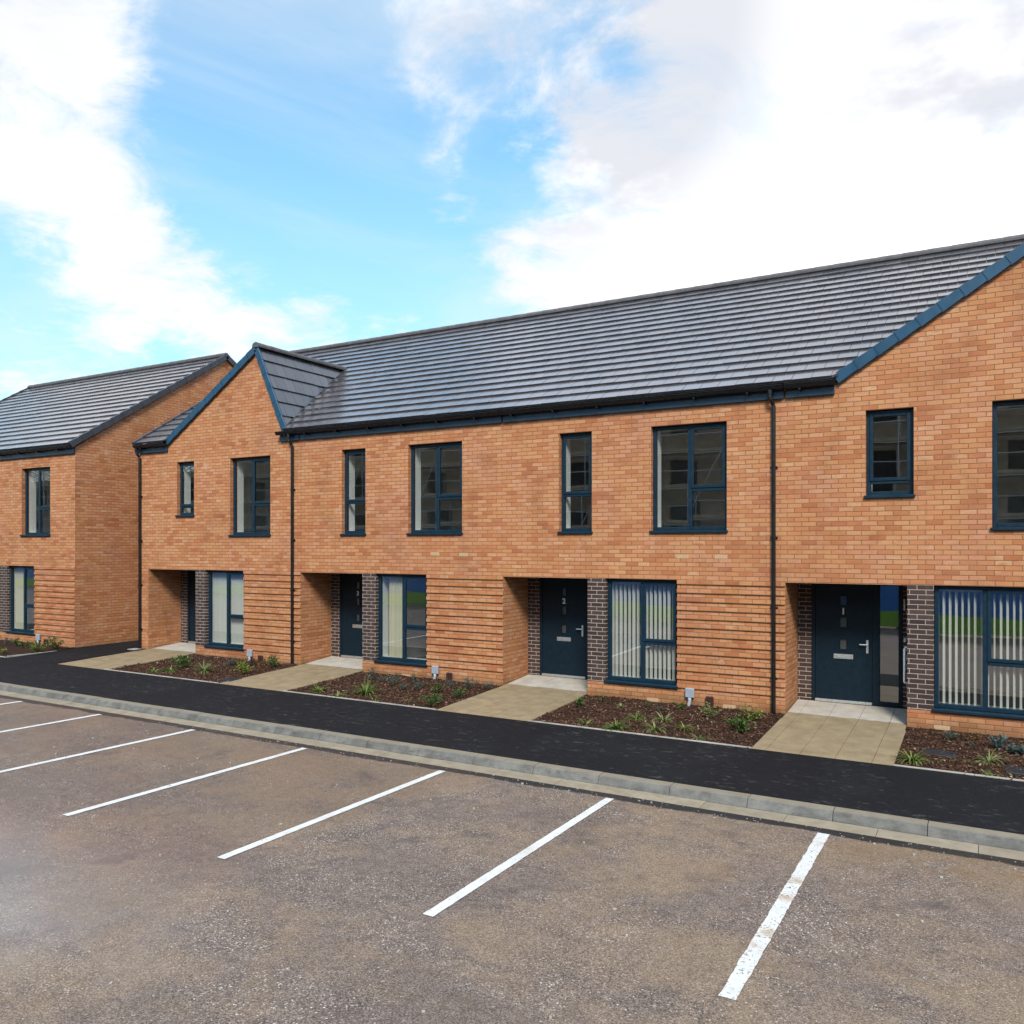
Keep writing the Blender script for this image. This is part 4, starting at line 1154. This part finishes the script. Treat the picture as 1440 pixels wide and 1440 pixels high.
# cloud banks and clear gaps, some added out of view, as directions in the sky
for (px, py, rad, wt) in [(420, -1150, 22, .55), (-500, -500, 20, .25), (-235, 205, 12, -.30), (-700, 60, 18, .15),  # unseen: bright overhead bank and left gap added for the roof reflections
                          (-20, 60, 9, .17), (80, 170, 7, .15), (40, 300, 6, .13), (150, 330, 6, .20), (250, 200, 4, .06), (270, 400, 6, .28), (380, 450, 6, .28), (490, 475, 5, .22), (160, 430, 3, .14), (230, 90, 7, .10), (120, 520, 4, .10),
                          (1190, 220, 15, .44), (1390, 130, 16, .38), (1070, 350, 8, .22), (860, 245, 4.5, .24), (930, 70, 9, .17), (800, 150, 4, .14), (620, 80, 7, .20), (560, 150, 4, .12), (760, 400, 4, .26), (860, 390, 4, .22), (1300, 300, 12, .3), (700, 372, 2.5, .22), (610, 440, 4, .20), (610, 262, 3, .26),
                          (370, 110, 9, -.38), (330, 240, 7, -.26), (450, 300, 8, -.36), (620, 340, 6, -.32), (700, 215, 4.5, -.22), (430, 10, 6, -.26), (540, 205, 4, -.2), (20, 460, 5, -.16), (60, 400, 3, -.12), (900, 345, 3, -.14), (540, 400, 4, -.2), (690, 450, 4, -.10)]:
    dt = n.vmath('DOT_PRODUCT', D, tuple(pdir(px, py)))
    dens = n.math('ADD', dens, n.mr(dt, math.cos(R(rad*1.25)), 1., 0., wt))
cov = n.math('MULTIPLY', n.mr(dens, .48, 1.06), n.mr(f2, .30, .55, .80, 1.))
grey = n.noise(n.vmath('ADD', q, (1., 7., 4.)), 1.6, 6, .6)
gb = n.mr(n.vmath('DOT_PRODUCT', D, tuple(pdir(1420, 90))), math.cos(R(13)), 1., 0., .6)
gb2 = n.mr(n.vmath('DOT_PRODUCT', D, tuple(pdir(800, 40))), math.cos(R(16)), 1., 0., .8)
shade = n.math('MULTIPLY', n.mr(grey, .40, .62), n.math('ADD', n.math('ADD', gb, gb2), .42), clamp=True)
k = 1.0/STR
glow = n.mr(n.vmath('DOT_PRODUCT', D, tuple(pdir(1180, 260))), math.cos(R(24)), math.cos(R(6)), 0., 1.)
lit = n.mix(glow, (.535*k, .54*k, .55*k), (.74*k, .735*k, .73*k))
top = n.mr(n.vmath('DOT_PRODUCT', D, tuple(pdir(420, -1150))), math.cos(R(27)), math.cos(R(10)), 0., 1.)
lit = n.mix(top, lit, (.92*k, 1.09*k, 1.38*k))  # unseen overhead bank made extra bright and bluish to lift the roof sheen
cl = n.mix(shade, lit, (.40*k, .41*k, .44*k))
blue = n.mix(1., sky.outputs[0], (.66, 1.14, 1.17), 'MULTIPLY')
# thin milky veil low in the sky
veil = n.mr(dz, .52, .12, .10, .55)
blue = n.mix(veil, blue, (.285*k, .40*k, .475*k))
hz = n.noise(n.vmath('ADD', q, (6.3, 2.2, 8.)), .9, 7, .62, dist=.8)
blue = n.mix(n.mr(hz, .36, .66, .04, .48), blue, (.44*k, .48*k, .51*k))
colr = n.mix(cov, blue, cl)
# below the horizon: dull ground tone
colr = n.mix(n.mr(dz, .0, -.05), colr, (.12*k, .11*k, .10*k))
bg = n.new('ShaderNodeBackground'); n.put(bg.inputs[0], colr); bg.inputs[1].default_value = STR
n.t.links.new(bg.outputs[0], n.out.inputs[0])

cam = bpy.data.cameras.new('camera'); co = bpy.data.objects.new('camera', cam); COL.objects.link(co)
co.location = (0, -CD, CH); co.rotation_euler = (R(90), 0, TH)
cam.sensor_width = 36; cam.lens = 1165/1440*36; cam.shift_y = 48/1440
cam.clip_start = .1; cam.clip_end = 6000
scn.camera = co
scn.view_settings.view_transform = 'Standard'; scn.view_settings.look = 'None'; scn.view_settings.exposure = 1.03; scn.view_settings.gamma = 1
scn.cycles.max_bounces = 8; scn.cycles.diffuse_bounces = 4; scn.cycles.transparent_max_bounces = 12; scn.cycles.use_denoising = True
scn.cycles.caustics_reflective = False; scn.cycles.caustics_refractive = False
